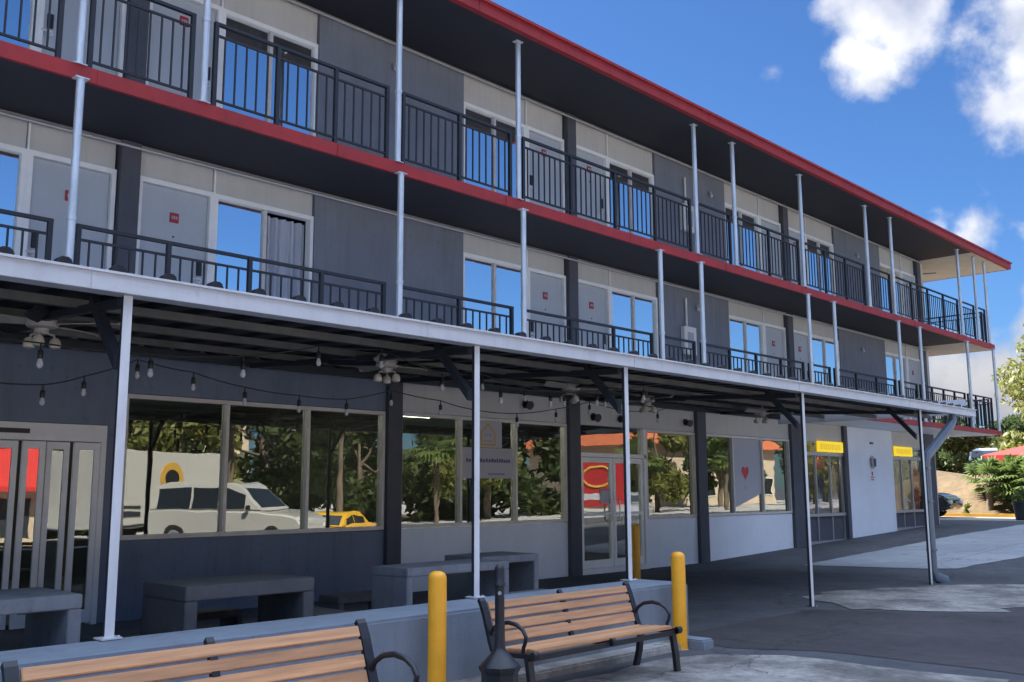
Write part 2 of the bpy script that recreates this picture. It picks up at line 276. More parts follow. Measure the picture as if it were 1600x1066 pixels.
# ------------------------------------------------------------------ mesh helpers
class MB:
    def __init__(s): s.v = []; s.f = []
    def add(s, v, f):
        o = len(s.v); s.v += [tuple(p) for p in v]; s.f += [tuple(i + o for i in q) for q in f]; return s
    def box(s, x0, x1, y0, y1, z0, z1):
        v = [(x, y, z) for x in (x0, x1) for y in (y0, y1) for z in (z0, z1)]
        return s.add(v, [(0, 1, 3, 2), (4, 6, 7, 5), (0, 4, 5, 1), (2, 3, 7, 6), (0, 2, 6, 4), (1, 5, 7, 3)])
    def hexa(s, v):  # 8 points ordered like box
        return s.add(v, [(0, 1, 3, 2), (4, 6, 7, 5), (0, 4, 5, 1), (2, 3, 7, 6), (0, 2, 6, 4), (1, 5, 7, 3)])
    def cyl(s, p0, p1, r0, r1=None, n=14, caps=True):
        r1 = r0 if r1 is None else r1; p0 = Vector(p0); p1 = Vector(p1); d = (p1 - p0).normalized()
        a = d.orthogonal().normalized(); b = d.cross(a); v = []
        for p, r in ((p0, r0), (p1, r1)):
            for i in range(n):
                t = 2 * PI * i / n; v.append(p + (a * math.cos(t) + b * math.sin(t)) * r)
        f = [(i, (i + 1) % n, n + (i + 1) % n, n + i) for i in range(n)]
        if caps: f += [tuple(range(n))[::-1], tuple(range(n, 2 * n))]
        return s.add(v, f)
    def lathe(s, prof, c=(0, 0, 0), n=20):
        v = []; f = []; m = len(prof)
        for r, z in prof:
            for i in range(n):
                t = 2 * PI * i / n; v.append((c[0] + r * math.cos(t), c[1] + r * math.sin(t), c[2] + z))
        for j in range(m - 1):
            for i in range(n): f.append((j * n + i, j * n + (i + 1) % n, (j + 1) * n + (i + 1) % n, (j + 1) * n + i))
        f.append(tuple(range(n))[::-1]); f.append(tuple(range((m - 1) * n, m * n)))
        return s.add(v, f)
    def tube(s, pts, r, n=8, flat=None):
        pts = [Vector(p) for p in pts]; v = []; f = []; prev = None; rr = r if isinstance(r, (list, tuple)) else [r] * len(pts)
        for i, p in enumerate(pts):
            d = (pts[min(i + 1, len(pts) - 1)] - pts[max(i - 1, 0)]).normalized()
            a = d.orthogonal().normalized() if prev is None else (prev - d * prev.dot(d)).normalized()
            prev = a; b = d.cross(a)
            for k in range(n):
                t = 2 * PI * k / n; v.append(p + (a * math.cos(t) + b * math.sin(t)) * rr[i])
        for i in range(len(pts) - 1):
            for k in range(n): f.append((i * n + k, i * n + (k + 1) % n, (i + 1) * n + (k + 1) % n, (i + 1) * n + k))
        f.append(tuple(range(n))[::-1]); f.append(tuple(range((len(pts) - 1) * n, len(pts) * n)))
        return s.add(v, f)
    def prism(s, poly, a0, a1, axis='y'):
        n = len(poly)
        def P(u, w_, a): return {'y': (u, a, w_), 'x': (a, u, w_), 'z': (u, w_, a)}[axis]
        v = [P(u, w_, a0) for u, w_ in poly] + [P(u, w_, a1) for u, w_ in poly]
        return s.add(v, [tuple(range(n)), tuple(range(n, 2 * n))[::-1]] + [(i, n + i, n + (i + 1) % n, (i + 1) % n) for i in range(n)])
def mesh_of(mb, name, m, smooth=False, bevel=0, bseg=2, autos=None):
    me = bpy.data.meshes.new(name); me.from_pydata(mb.v, [], mb.f); me.materials.append(m)
    import bmesh
    bm = bmesh.new(); bm.from_mesh(me); bmesh.ops.recalc_face_normals(bm, faces=bm.faces)
    if bevel: bmesh.ops.bevel(bm, geom=[e for e in bm.edges if len(e.link_faces) == 2 and e.calc_face_angle(0) > .5], offset=bevel, segments=bseg, affect='EDGES', clamp_overlap=True)
    bm.to_mesh(me); bm.free()
    if smooth:
        me.polygons.foreach_set('use_smooth', [True] * len(me.polygons))
        try: me.set_sharp_from_angle(angle=rad(40))
        except Exception: pass
    me.update(); return me
def obj(name, mb, m, parent=None, smooth=False, bevel=0, bseg=2, label=None, loc=None):
    o = bpy.data.objects.new(name, mesh_of(mb, name, m, smooth, bevel, bseg)); COL.objects.link(o)
    if loc: o.location = loc
    if parent is not None:
        o.parent = parent; o.matrix_parent_inverse = Matrix.Translation(-parent.location)
    if parent is not None and parent.type == 'MESH': o.matrix_parent_inverse = Matrix()
    if label: o['label'] = label
    return o
def tag(o, label, cat, group=None, kind=None):
    if kind: o['kind'] = kind
    if label: o['label'] = label
    if cat: o['category'] = cat
    if group: o['group'] = group
    return o
def thing(name, label, cat, loc=(0, 0, 0), rz=0, group=None):
    o = bpy.data.objects.new(name, None); COL.objects.link(o); o.location = loc; o.rotation_euler = (0, 0, rz)
    o.empty_display_size = .2; return tag(o, label, cat, group)
def dup(root, loc, rz=None, label=None, group=None, scale=None):
    kids = {}
    for o in bpy.data.objects:
        if o.parent is not None: kids.setdefault(o.parent.name, []).append(o)
    def rec(o, par):
        c = o.copy(); COL.objects.link(c)
        if par is not None: c.parent = par
        for k in kids.get(o.name, []): rec(k, c)
        return c
    r = rec(root, None); r.location = loc
    if rz is not None: r.rotation_euler = (0, 0, rz)
    if scale: r.scale = (scale,) * 3
    if label: r['label'] = label
    if group: r['group'] = group
    return r
def smooth01(t): t = max(0, min(1, t)); return t * t * (3 - 2 * t)
def gz(x, y):
    z = -.15 + min(max(0, x - 17) * .034, .5)
    z += .10 * smooth01((5.0 - x) / 1.6) * smooth01((5.6 - y) / .4)
    z -= 1.25 * smooth01((-y - .8) / 11) * smooth01((60 - x) / 25)
    return z

# ------------------------------------------------------------------ ground
def grid(name, xs, ys, m, dz=0, zf=gz, thick=0):
    v = [(x, y, zf(x, y) + dz) for y in ys for x in xs]; nx = len(xs)
    f = [(j * nx + i, j * nx + i + 1, (j + 1) * nx + i + 1, (j + 1) * nx + i) for j in range(len(ys) - 1) for i in range(nx - 1)]
    o = obj(name, MB().add(v, f), m, smooth=True); o['kind'] = 'structure'; return o
xs = [-900, -300, -100, -50, -20] + list(np.arange(-10, 45, .5)) + [46, 50, 60, 80, 120, 300, 900]
ys = [-900, -300, -100, -60, -40, -25] + list(np.arange(-20, 26, .5)) + [30, 40, 60, 120, 300, 900]
grid('ground', xs, ys, M['asphalt'])
def sheet(name, pts, m, dz, ragged=0, sub=14):
    """flat sheet with a (slightly ragged) outline laid just above the ground"""
    P = []; n = len(pts)
    for i in range(n):
        a = Vector((*pts[i], 0)); b = Vector((*pts[(i + 1) % n], 0)); k = max(1, int((b - a).length / .35)) if ragged else 1
        for j in range(k):
            p = a.lerp(b, j / k)
            P.append((p.x + random.uniform(-ragged, ragged), p.y + random.uniform(-ragged, ragged)))
    import bmesh
    bm = bmesh.new(); vs = [bm.verts.new((x, y, 0)) for x, y in P]; bm.faces.new(vs)
    bmesh.ops.triangulate(bm, faces=bm.faces)
    xmin = min(p[0] for p in P); xmax = max(p[0] for p in P)
    for xx in np.arange(math.floor(xmin) + .5, xmax, 1.0):
        bmesh.ops.bisect_plane(bm, geom=bm.verts[:] + bm.edges[:] + bm.faces[:], plane_co=(xx, 0, 0), plane_no=(1, 0, 0))
    if xmin < 17 < xmax: bmesh.ops.bisect_plane(bm, geom=bm.verts[:] + bm.edges[:] + bm.faces[:], plane_co=(17, 0, 0), plane_no=(1, 0, 0))
    for v in bm.verts: v.co.z = gz(v.co.x, v.co.y) + dz
    bmesh.ops.recalc_face_normals(bm, faces=bm.faces)
    me = bpy.data.meshes.new(name); bm.to_mesh(me); bm.free(); me.materials.append(m)
    o = bpy.data.objects.new(name, me); COL.objects.link(o); o['kind'] = 'structure'; return o
sheet('concrete_apron', [(17.6, 9.2), (18.05, 7.15), (18.3, 6.6), (19.7, 6.45), (21, 6.25), (30, 2.0), (31.58, 1.32), (31.58, 8.9), (25.5, 9.25), (22.6, 9.2)], M['pad'], .008, .03)
sheet('pavement_drive', [(31.6, 1.32), (36, 1.32), (36, 40), (31.6, 40)], M['sunlit_pave'], .008)
sheet('street', [(-60, -60), (90, -60), (90, 1.3), (-60, 1.3)], M['street'], .004)
sheet('worn_concrete', [(11.8, 5.65), (12.6, 6.5), (13.4, 6.8), (14.6, 6.2), (15.8, 5.5), (17.6, 4.4), (16.5, 3.2), (14.4, 3.9), (12.6, 4.1), (12.2, 4.9)], M['patch'], .008, .16)
sheet('worn_concrete', [(7.2, 5.1), (7.75, 4.95), (8.1, 4.5), (8.15, 3.6), (8.2, 2.6), (6.5, 2.6), (4, 3.0), (3.8, 5.0)], M['patch'], .004, .06)
sheet('asphalt_patch', [(8.3, 5.9), (11.4, 5.9), (12.3, 4.2), (14.4, 3.7), (18, 2.9), (24, 1.9), (12, 1.6), (8.6, 2.6), (8.6, 4.3), (8.1, 5.0)], M['asphalt_patch'], .004, .05)
sheet('patio_floor', [(-8, 6.05), (8.05, 6.05), (8.05, 11.2), (-8, 11.2)], M['patio'], .004)
k = MB().box(3.2, 7.9, 5.30, 5.52, -.2, -.085)
tag(obj('wall_kerb', k, M['kerb'], bevel=.015), None, None, kind='structure')

# bank behind the drive
xsb = [35.9, 36.3, 36.8, 37.4, 38.2, 39.2, 40, 44, 60, 90, 150]
ysb = list(np.arange(-30, 60, 1.5))
def bz(x, y):
    fade = smooth01((y - 3.5) / 3.5)
    t = smooth01((x - 36.1) / 3.2)
    t *= fade
    return .33 - .5 * (1 - fade) + 1.62 * t + (.12 * math.sin(y * .7 + x) + .08 * math.sin(y * 2.3 + x * 1.7)) * t - (0.35 if x < 36 else 0)
hill = grid('hill', xsb, ysb, M['dirt'], 0, bz)
k = MB()
k.box(35.35, 35.55, 6, 26, .30, .47)
tag(obj('kerb', k, M['kerb_yellow'], bevel=.02), None, None, kind='structure')

# ------------------------------------------------------------------ building
D = 11.2; SY = 9.75; X0 = -8.0; XE = 29.85; XG = 31.5; F2, F3, RF = 3.03, 5.65, 8.19
B = thing('motel_building', 'long three storey grey motel with red edged galleries above ground floor shops', 'building', (10, 15, 0))
def P(name, mb, m, par=None, **kw): return obj(name, mb, m, par or B, **kw)
# floor slabs and roof
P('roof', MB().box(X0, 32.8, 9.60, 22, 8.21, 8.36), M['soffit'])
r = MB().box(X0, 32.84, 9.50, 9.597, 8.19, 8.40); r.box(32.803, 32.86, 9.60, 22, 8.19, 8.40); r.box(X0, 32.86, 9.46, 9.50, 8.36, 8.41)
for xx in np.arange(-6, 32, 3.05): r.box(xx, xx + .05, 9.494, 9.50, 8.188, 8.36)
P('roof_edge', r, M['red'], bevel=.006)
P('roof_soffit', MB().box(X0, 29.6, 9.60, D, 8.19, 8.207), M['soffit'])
P('roof_soffit', MB().box(29.603, 32.8, 9.60, 22, 8.192, 8.207), M['soffit_sun_bounce'], label='roof soffit over the end gallery, beige with sun bounce painted in')
for fz, th in ((F3, .16), (F2, .13)):
    s = MB().box(X0, XG - .05, SY + .05, D - .003, fz - th + .02, fz); s.box(XE + .003, XG - .05, D, 20.5, fz - th + .02, fz)
    P('gallery_slab', s, M['kerb'])
    e = MB().box(X0, XG, SY, SY + .047, fz - th, fz + .004); e.box(XG - .047, XG, SY + .05, 20.5, fz - th, fz + .004)
    for xx in np.arange(-5.2, 31, 3.05): e.box(xx, xx + .06, SY - .006, SY, fz - th - .002, fz - .01)
    P('gallery_edge', e, M['red'], bevel=.005)
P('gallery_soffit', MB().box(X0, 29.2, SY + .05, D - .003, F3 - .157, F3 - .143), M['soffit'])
P('gallery_soffit', MB().box(29.203, XG - .05, SY + .05, 20.5, F3 - .157, F3 - .143), M['soffit_sun_bounce'], label='gallery soffit at the far end, beige with sun bounce painted in')
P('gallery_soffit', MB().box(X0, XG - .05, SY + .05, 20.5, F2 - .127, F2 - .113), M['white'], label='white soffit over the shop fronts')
# core and end wall
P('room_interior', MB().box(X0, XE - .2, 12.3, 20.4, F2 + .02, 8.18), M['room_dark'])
P('end_wall', MB().box(XE - .17, XE, D - .05, 20.5, -.3, 8.185), M['cream'])
P('rear_wall', MB().box(X0, XE - .18, 20.42, 20.6, -.3, 8.185), M['grey_wall'])
COLS = [-3.2, 4.97, 13.2, 21.22, 29.42]
def sliding_window(x0, x1, zf, ztop, curtain=None, slid_open=False):
    xm = (x0 + x1) / 2
    f = MB()
    f.box(x0, x0 + .05, D - .02, D + .10, zf, ztop); f.box(x1 - .05, x1, D - .02, D + .10, zf, ztop)
    f.box(x0 + .05, x1 - .05, D - .02, D + .10, ztop - .06, ztop); f.box(x0 + .05, x1 - .05, D - .02, D + .10, zf, zf + .07)
    fr = P('window_frame', f, M['frame_white'])
    m = MB().box(xm - .025, xm + .025, D - .005, D + .06, zf + .07, ztop - .06)
    obj('mullion', m, M['bronze'], fr)
    for a, b in ((x0 + .05, xm - .025), (xm + .025, x1 - .05)):
        if slid_open and a > xm: continue
        obj('pane', MB().box(a, b, D + .03, D + .036, zf + .07, ztop - .06), M['glass_up'], fr)
    if curtain:
        a, b = curtain; n = 40; v = []; f_ = []
        for i in range(n + 1):
            t = i / n; x = a + (b - a) * t; y = D + .13 + .035 * math.sin(t * 34) + .015 * math.sin(t * 80)
            v += [(x, y, zf + .1), (x, y, ztop - .1)]
        for i in range(n): f_.append((2 * i, 2 * i + 2, 2 * i + 3, 2 * i + 1))
        obj('curtain', MB().add(v, f_), M['curtain'], fr, smooth=True)
    return fr
def room_door(x0, x1, zf, ztop, hinge_right):
    f = MB(); f.box(x0, x0 + .05, D - .03, D + .1, zf, ztop); f.box(x1 - .05, x1, D - .03, D + .1, zf, ztop); f.box(x0 + .05, x1 - .05, D - .03, D + .1, ztop - .06, ztop)
    P('door_frame', f, M['frame_white'])
    d = P('door', MB().box(x0 + .055, x1 - .055, D + .03, D + .075, zf + .015, ztop - .065), M['door'], bevel=.004)
    hx = x1 - .14 if hinge_right else x0 + .14
    h = MB().box(hx - .035, hx + .035, D + .005, D + .03, zf + .98, zf + 1.16)
    obj('keypad', h, M['black'], d, bevel=.006)
    h = MB().cyl((hx, D + .03, zf + .92), (hx, D - .04, zf + .92), .014, n=8); h.cyl((hx, D - .03, zf + .92), (hx - .11, D - .03, zf + .92), .012, n=8)
    h.cyl((hx, D + .03, zf + .92), (hx, D + .015, zf + .92), .04, n=14)
    obj('door_handle', h, M['galv'], d, smooth=True)
    xm = (x0 + x1) / 2
    nsg = obj('room_sign', MB().box(xm - .058, xm + .058, D + .018, D + .03, zf + 1.60, zf + 1.725), M['sign_red'], d, label='red square room number sign')
    t = MB()
    for i in range(3): t.box(xm - .036 + i * .028, xm - .018 + i * .028, D + .014, D + .018, zf + 1.645, zf + 1.685)
    obj('sign_digits', t, M['paper'], nsg)
    obj('peephole', MB().cyl((xm, D + .03, zf + 1.42), (xm, D + .02, zf + 1.42), .012, n=10), M['black'], d)
for fz, cz, wt, dt in ((F2, F3 - .16, 5.10, 5.12), (F3, RF, 7.68, 7.68)):
    for i, c in enumerate(COLS):
        P('pilaster', MB().box(c - .12, c + .12, D - .10, D + .3, fz + .002, cz - .002), M['pilaster'])
        for s_ in (-1, 1):
            if i == 4 and s_ == 1: continue
            if i == 0 and s_ == -1: continue
            if s_ == 1: dx0, dx1, wx0, wx1 = c + .14, c + 1.14, c + 1.16, c + 2.68
            else: dx0, dx1, wx0, wx1 = c - 1.14, c - .14, c - 2.68, c - 1.16
            room_door(dx0, dx1, fz, dt, s_ == 1)
            cur = None
            if fz == F2 and i == 1 and s_ == 1: cur = (wx0 + .78, wx1 - .05)
            elif (i + (fz == F3)) % 2 == 0: cur = (wx0 + .06, wx0 + .7)
            elif s_ == -1: cur = (wx1 - .75, wx1 - .06)
            sliding_window(wx0, wx1, fz, dt, cur, fz == F2 and i == 1 and s_ == 1)
            for a, b in ((dx0, dx1), (wx0, wx1)):
                P('transom_panel', MB().box(a, b - .012, D + .005, D + .08, dt + .004, cz - .004), M['cream'])
            P('jamb', MB().box(min(dx1, wx1), max(dx0, wx0), D - .025, D + .1, fz, cz - .005), M['frame_white'])
        if i < 4:
            a, b = c + 2.685, COLS[i + 1] - 2.685
            P('wall_panel', MB().box(a, b, D - .04, D + .2, fz + .002, cz - .002), M['grey_wall'])
        # solid wall strip behind joints
    P('wall', MB().box(X0, -3.5, D - .04, D + .2, fz + .002, cz - .002), M['grey_wall'])
    P('wall', MB().box(29.55, XE - .18, D - .06, D + .2, fz + .002, cz - .002), M['grey_wall'])
    c = MB().cyl((X0, D - .09, cz - .06), (29.8, D - .09, cz - .06), .022, n=8)
    c.box(X0, 29.8, D - .06, D - .042, cz - .05, cz - .003)
    P('conduit', c, M['plate'], label='grey conduit running under the gallery soffit')
# gallery posts
def gpost(x, z0, z1):
    m = MB().cyl((x, SY - .045 if z1 < 6 else SY + .03, z0), (x, SY - .045 if z1 < 6 else SY + .03, z1), .042, n=18)
    y = SY - .045 if z1 < 6 else SY + .03
    m.box(x - .07, x + .07, y - .05, y + .05, z1 - .012, z1); m.box(x - .07, x + .07, y - .05, y + .05, z0, z0 + .01)
    m.cyl((x, y, z0 + .98), (x, y, z0 + 1.02), .05, n=18)
    P('gallery_post', m, M['galv'], smooth=True)
L2P = [-.3, 3.77, 8.0, 10.38, 13.9, 15.2, 19.38, 20.6, 24.15, 25.5, 28.95, 31.15]
L3P = [-.3, 3.77, 5.16, 8.0, 10.36, 15.22, 16.6, 19.4, 22.72, 24.2, 28.9, 30.22, 31.15]
for x in L2P: gpost(x, F2 - .02, F3 - .16)
for x in L3P: gpost(x, F3 + .004, 8.19)
def lerp(a, b, t): return a + (b - a) * t
def railing(p0, p1, zf, top, n):
    """one railing section from p0 to p1 (x, y) with n bays"""
    p0 = Vector((*p0, 0)); p1 = Vector((*p1, 0)); d = (p1 - p0); ln = d.length; d.normalize(); q = Vector((-d.y, d.x, 0))
    m = MB()
    def bar(a, b, z0, z1, hw):
        A = p0 + d * a; Bp = p0 + d * b
        v = [(*(P_ + q * s * hw).xy, z) for P_ in (A, Bp) for s in (-1, 1) for z in (z0, z1)]
        m.hexa(v)
    bar(-.0, ln, top - .035, top, .025); bar(0, ln, top - .17, top - .145, .013); bar(0, ln, zf + .09, zf + .115, .013)
    for i in range(n + 1):
        s = ln * i / n; s = min(max(s, .025), ln - .025); bar(s - .024, s + .024, zf + .003, top - .035, .024)
    for i in range(n):
        a = ln * i / n; b = ln * (i + 1) / n; k = max(2, round((b - a) / .135))
        for j in range(1, k): c = lerp(a, b, j / k); bar(c - .009, c + .009, zf + .115, top - .17, .009)
    P('railing', m, M['rail'])
ry = SY + .08
for zf, top, secs in ((F2, 4.0, [(-.2, 3.64, 4), (3.87, 7.86, 4), (8.09, 10.27, 2), (10.50, 13.78, 3), (14.02, 15.1, 1), (15.3, 19.27, 4), (19.5, 20.5, 1), (20.7, 24.04, 3), (24.26, 25.4, 1), (25.6, 28.84, 4), (29.05, 31.05, 3)]),
                      (F3, 6.70, [(-.2, 3.60, 4), (3.87, 5.05, 1), (5.29, 7.87, 3), (8.1, 10.25, 2), (10.49, 15.1, 4), (15.32, 16.5, 1), (16.7, 19.3, 2), (19.5, 22.6, 3), (22.82, 24.1, 1), (24.3, 28.8, 4), (29.0, 30.12, 1), (30.32, 31.05, 1)])):
    for a, b, n in secs: railing((a, ry), (b, ry), zf, top, n)
    railing((31.36, 10.0), (31.36, 20.3), zf, top, 8)
# ground floor
yw0, yw1 = D - .04, D + .16
wl = MB()
wl.box(X0, 2.0, yw0, yw1, -.3, 2.895); wl.box(2.0, 4.88, yw0, yw1, 2.07, 2.895); wl.box(4.88, 5.08, yw0, yw1, -.3, 2.895)
wl.box(5.08, 8.97, yw0, yw1, -.3, .75); wl.box(5.08, 8.97, yw0, yw1, 2.46, 2.895)
P('wall', wl, M['blue_wall'], label='blue grey ground floor wall behind the patio')
for a, b in ((8.97, 9.23), (13.01, 13.30), (17.02, 17.34), (20.96, 21.42), (23.70, 23.88)):
    P('pilaster', MB().box(a, b, D - .12, D + .15, -.3, 2.893), M['pilaster'])
P('pilaster', MB().box(28.95, XE - .18, D - .10, D + .15, -.3, 2.893), M['pilaster'])
for a, b in ((9.23, 13.01), (13.30, 17.02), (17.34, 20.96), (21.42, 23.70), (26.72, 28.95)):
    P('header_panel', MB().box(a, b, yw0, yw1, 2.47, 2.893), M['cream'])
for a, b in ((9.23, 13.01), (15.30, 17.02), (17.34, 20.96)):
    P('lower_panel', MB().box(a, b, yw0, yw1, -.3, .76), M['white'])
P('wall', MB().box(23.88, 26.72, D - .07, D + .15, -.3, 2.893), M['white'], label='blank white wall between the two yellow signed shops')
def shop_window(edges, z0, z1, m='bronze', w_=.05, name='window_frame'):
    f = MB(); a, b = edges[0], edges[-1]
    f.box(a, b, D - .06, D + .06, z0, z0 + w_); f.box(a, b, D - .06, D + .06, z1 - w_, z1)
    for i, x in enumerate(edges):
        x0 = x if i == 0 else (x - w_ if i == len(edges) - 1 else x - w_ / 2)
        f.box(x0, x0 + w_, D - .06, D + .06, z0 + w_, z1 - w_)
    fr = P(name, f, M[m], bevel=.003)
    for i in range(len(edges) - 1):
        obj('pane', MB().box(edges[i] + .02, edges[i + 1] - .02, D + .0, D + .008, z0 + .03, z1 - .03), M['glass_low'], fr)
    return fr
shop_window([5.08, 6.42, 7.64, 8.96], .76, 2.45)
shop_window([9.235, 10.47, 11.72, 13.0], .77, 2.46)
shop_window([15.31, 17.01], .77, 2.46)
shop_window([17.35, 18.46, 19.70, 20.95], .77, 2.46)
# sliding entrance
f = MB().box(2.0, 4.88, D - .08, D + .1, 1.87, 2.06)
f.box(4.82, 4.88, D - .08, D + .1, -.15, 1.87)
f.box(2.0, 2.06, D - .08, D + .1, -.15, 1.87)
ent = P('entrance_frame', f, M['frame_white'], bevel=.004)
obj('sensor_bar', MB().box(3.2, 4.02, D - .11, D - .08, 1.94, 1.99), M['black'], ent)
for i, (a, b) in enumerate(((2.1, 2.75), (2.8, 3.5), (3.52, 3.95), (3.98, 4.22), (4.25, 4.50), (4.53, 4.82))):
    y = D - .05 if i % 2 else D + .0; s = .06
    g = MB().box(a, a + s, y, y + .04, -.12, 1.86); g.box(b - s, b, y, y + .04, -.12, 1.86); g.box(a + s, b - s, y, y + .04, -.12, .02); g.box(a + s, b - s, y, y + .04, 1.78, 1.86)
    dd = P('sliding_door', g, M['frame_white'])
    obj('pane', MB().box(a + s - .01, b - s + .01, y + .015, y + .022, .01, 1.79), M['glass_low'], dd)
# double door
f = MB().box(13.30, 15.30, D - .07, D + .08, 1.90, 1.97); f.box(13.30, 13.37, D - .07, D + .08, -.15, 1.90); f.box(15.23, 15.30, D - .07, D + .08, -.15, 2.46); f.box(13.30, 13.36, D - .07, D + .08, 1.97, 2.46)
f.box(13.30, 15.30, D - .10, D + .08, -.2, -.06)
dfm = P('shop_door_frame', f, M['frame_white'], bevel=.003)
obj('transom_pane', MB().box(13.35, 15.24, D, D + .008, 1.96, 2.46), M['glass_low'], dfm)
for a, b in ((13.38, 14.29), (14.31, 15.22)):
    g = MB().box(a, a + .07, D - .04, D + .02, -.05, 1.89); g.box(b - .07, b, D - .04, D + .02, -.05, 1.89); g.box(a + .07, b - .07, D - .04, D + .02, -.05, .08); g.box(a + .07, b - .07, D - .04, D + .02, 1.80, 1.89)
    g.box(a + .07, b - .07, D - .045, D + .0, .86, .91)
    dd = P('shop_door', g, M['frame_white'])
    obj('pane', MB().box(a + .06, b - .06, D - .01, D - .002, .07, 1.82), M['glass_low'], dd)
    hx = b - .1 if a < 14 else a + .1
    obj('door_handle', MB().tube([(hx, D - .04, .75), (hx, D - .1, .78), (hx, D - .1, 1.12), (hx, D - .04, 1.15)], .013), M['galv'], dd, smooth=True)
# shops with yellow signs
for x0, x1, mul in ((21.42, 23.70, (22.25, 23.0)), (26.72, 28.95, (27.35, 28.05))):
    zb = gz(x0, D) - .02
    f = MB().box(x0, x1, D - .06, D + .06, zb, zb + .1); f.box(x0, x1, D - .06, D + .06, .66, .73); f.box(x0, x1, D - .06, D + .06, 2.12, 2.20); f.box(x0, x1, D - .06, D + .06, 2.42, 2.47)
    for x in (x0, *mul, x1 - .05): f.box(x, x + .045, D - .032, D + .032, zb + .1, 2.42)
    fr = P('shop_front', f, M['plate'])
    obj('pane', MB().box(x0 + .03, x1 - .03, D, D + .008, .72, 2.13), M['glass_shop'], fr)
    obj('pane', MB().box(x0 + .03, x1 - .03, D + .0, D + .008, 2.19, 2.43), M['glass_low'], fr)
    obj('kick_panel', MB().box(x0 + .03, x1 - .03, D + .0, D + .02, zb + .09, .67), M['pilaster'], fr)
# inside the ground floor
P('shop_floor', MB().box(X0, 29.6, D + .17, 20.3, -.16, -.10), M['patio'])
P('shop_ceiling', MB().box(X0, 29.6, D + .17, 20.3, 2.80, 2.86), M['white'])
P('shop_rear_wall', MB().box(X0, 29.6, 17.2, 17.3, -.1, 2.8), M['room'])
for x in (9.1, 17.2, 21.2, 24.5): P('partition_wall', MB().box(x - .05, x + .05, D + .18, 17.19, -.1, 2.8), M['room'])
for x, y in ((9.9, 12.6), (9.9, 14.2), (9.9, 15.8), (11.9, 12.6), (11.9, 14.2), (6, 13), (7.6, 13), (14.8, 14), (22.0, 11.75), (23.2, 11.75), (22.6, 12.6), (27.4, 11.75), (28.5, 11.75), (18.6, 13.5)):  # front tubes of the yellow signed shops are added to light the garments
    tg = thing('tube_light', 'lit white fluorescent ceiling tube behind the shop glass, some added for fill light', 'ceiling light', (x, y, 2.76), group='fluorescent tubes on the shop ceiling')
    obj('tube', MB().cyl((x - .6, y, 2.72), (x + .6, y, 2.72), .022, n=8), M['tube'], tg)
    obj('fixture', MB().box(x - .65, x + .65, y - .07, y + .07, 2.745, 2.80), M['trim_white'], tg)
# goods inside the shops
for i, (x, y, z0, z1, wd, m, sh) in enumerate(((21.75, 11.5, 1.75, 2.1, .17, 'goods_pink', 'cone'), (22.6, 11.5, 1.8, 2.12, .2, 'goods_pink', 'cone'), (22.62, 11.5, .75, 1.72, .2, 'goods_navy', 'dress'),
        (23.3, 11.5, .75, 1.9, .17, 'goods_pale', 'dress'), (21.85, 11.6, .8, 1.68, .2, 'goods_navy', 'dress'), (27.0, 11.5, .75, 1.35, .16, 'goods_pale', 'dress'), (27.7, 11.5, .75, 1.1, .2, 'paper', 'dress'),
        (28.5, 11.5, 1.5, 1.95, .17, 'goods_rust', 'dress'), (28.5, 11.5, .95, 1.42, .2, 'goods_rust', 'dress'), (28.5, 11.5, .2, .9, .2, 'goods_rust', 'dress'))):
    h = z1 - z0
    prof = [(wd, 0), (wd * .9, h * .25), (wd * .6, h * .55), (wd * .75, h * .75), (wd * .45, h * .93), (.02, h)] if sh == 'dress' else [(wd * .5, 0), (wd, h * .2), (wd * .95, h * .6), (wd * .4, h * .95), (.02, h)]
    c_ = {'goods_pink': 'pink', 'goods_navy': 'navy', 'goods_pale': 'pale pink', 'goods_rust': 'rust coloured', 'paper': 'white'}[m]
    gm = MB().lathe(prof, (x + .12, 11.285, z0), 14); gm.v = [(a_, 11.285 + (b_ - 11.285) * .28, c__) for a_, b_, c__ in gm.v]
    o = obj('hanging_garment', gm, M[m], smooth=True)
    where = 'near shop front' if x < 25 else 'far shop front'
    tag(o, f'{c_} {"hat" if sh == "cone" else "garment"} in the {where}, number {i + 1} of the display seen through its glass' if False else
        {0: 'pink hat at the left edge of the near yellow signed shop', 1: 'pink hat in the middle pane of the near yellow signed shop', 2: 'navy garment under the middle pink hat', 3: 'pale pink dress beside the white wall',
         4: 'navy garment under the left pink hat', 5: 'pale garment low in the far shop window', 6: 'white garment low in the far shop window', 7: 'rust coloured garment highest beside the far corner',
         8: 'rust coloured garment in the middle beside the far corner', 9: 'rust coloured garment lowest beside the far corner'}[i], 'garment', 'goods displayed in the shop windows')

# ------------------------------------------------------------------ canopy
CY = 6.04
can = thing('patio_canopy', 'long flat metal patio canopy with pale gutter, dark ribbed deck and slim posts', 'canopy', (8, 8, 0))
def zc(y): return lerp(2.64, 2.84, (y - CY) / (9.70 - CY))
g = MB().box(X0, 17.9, CY - .10, CY - .085, 2.545, 2.665); g.box(X0, 17.9, CY - .085, CY + .05, 2.545, 2.56)
g.box(X0, 17.9, CY - .12, CY - .10, 2.655, 2.672); g.box(X0, 17.9, CY + .03, CY + .05, 2.56, 2.63); g.box(17.89, 17.905, CY - .085, CY + .05, 2.56, 2.665)
for xx in (-3, 2.45, 5.2, 8.0, 11.5, 15): g.box(xx, xx + .035, CY - .104, CY - .10, 2.543, 2.655)
obj('gutter', g, M['fascia'], can, bevel=.003)
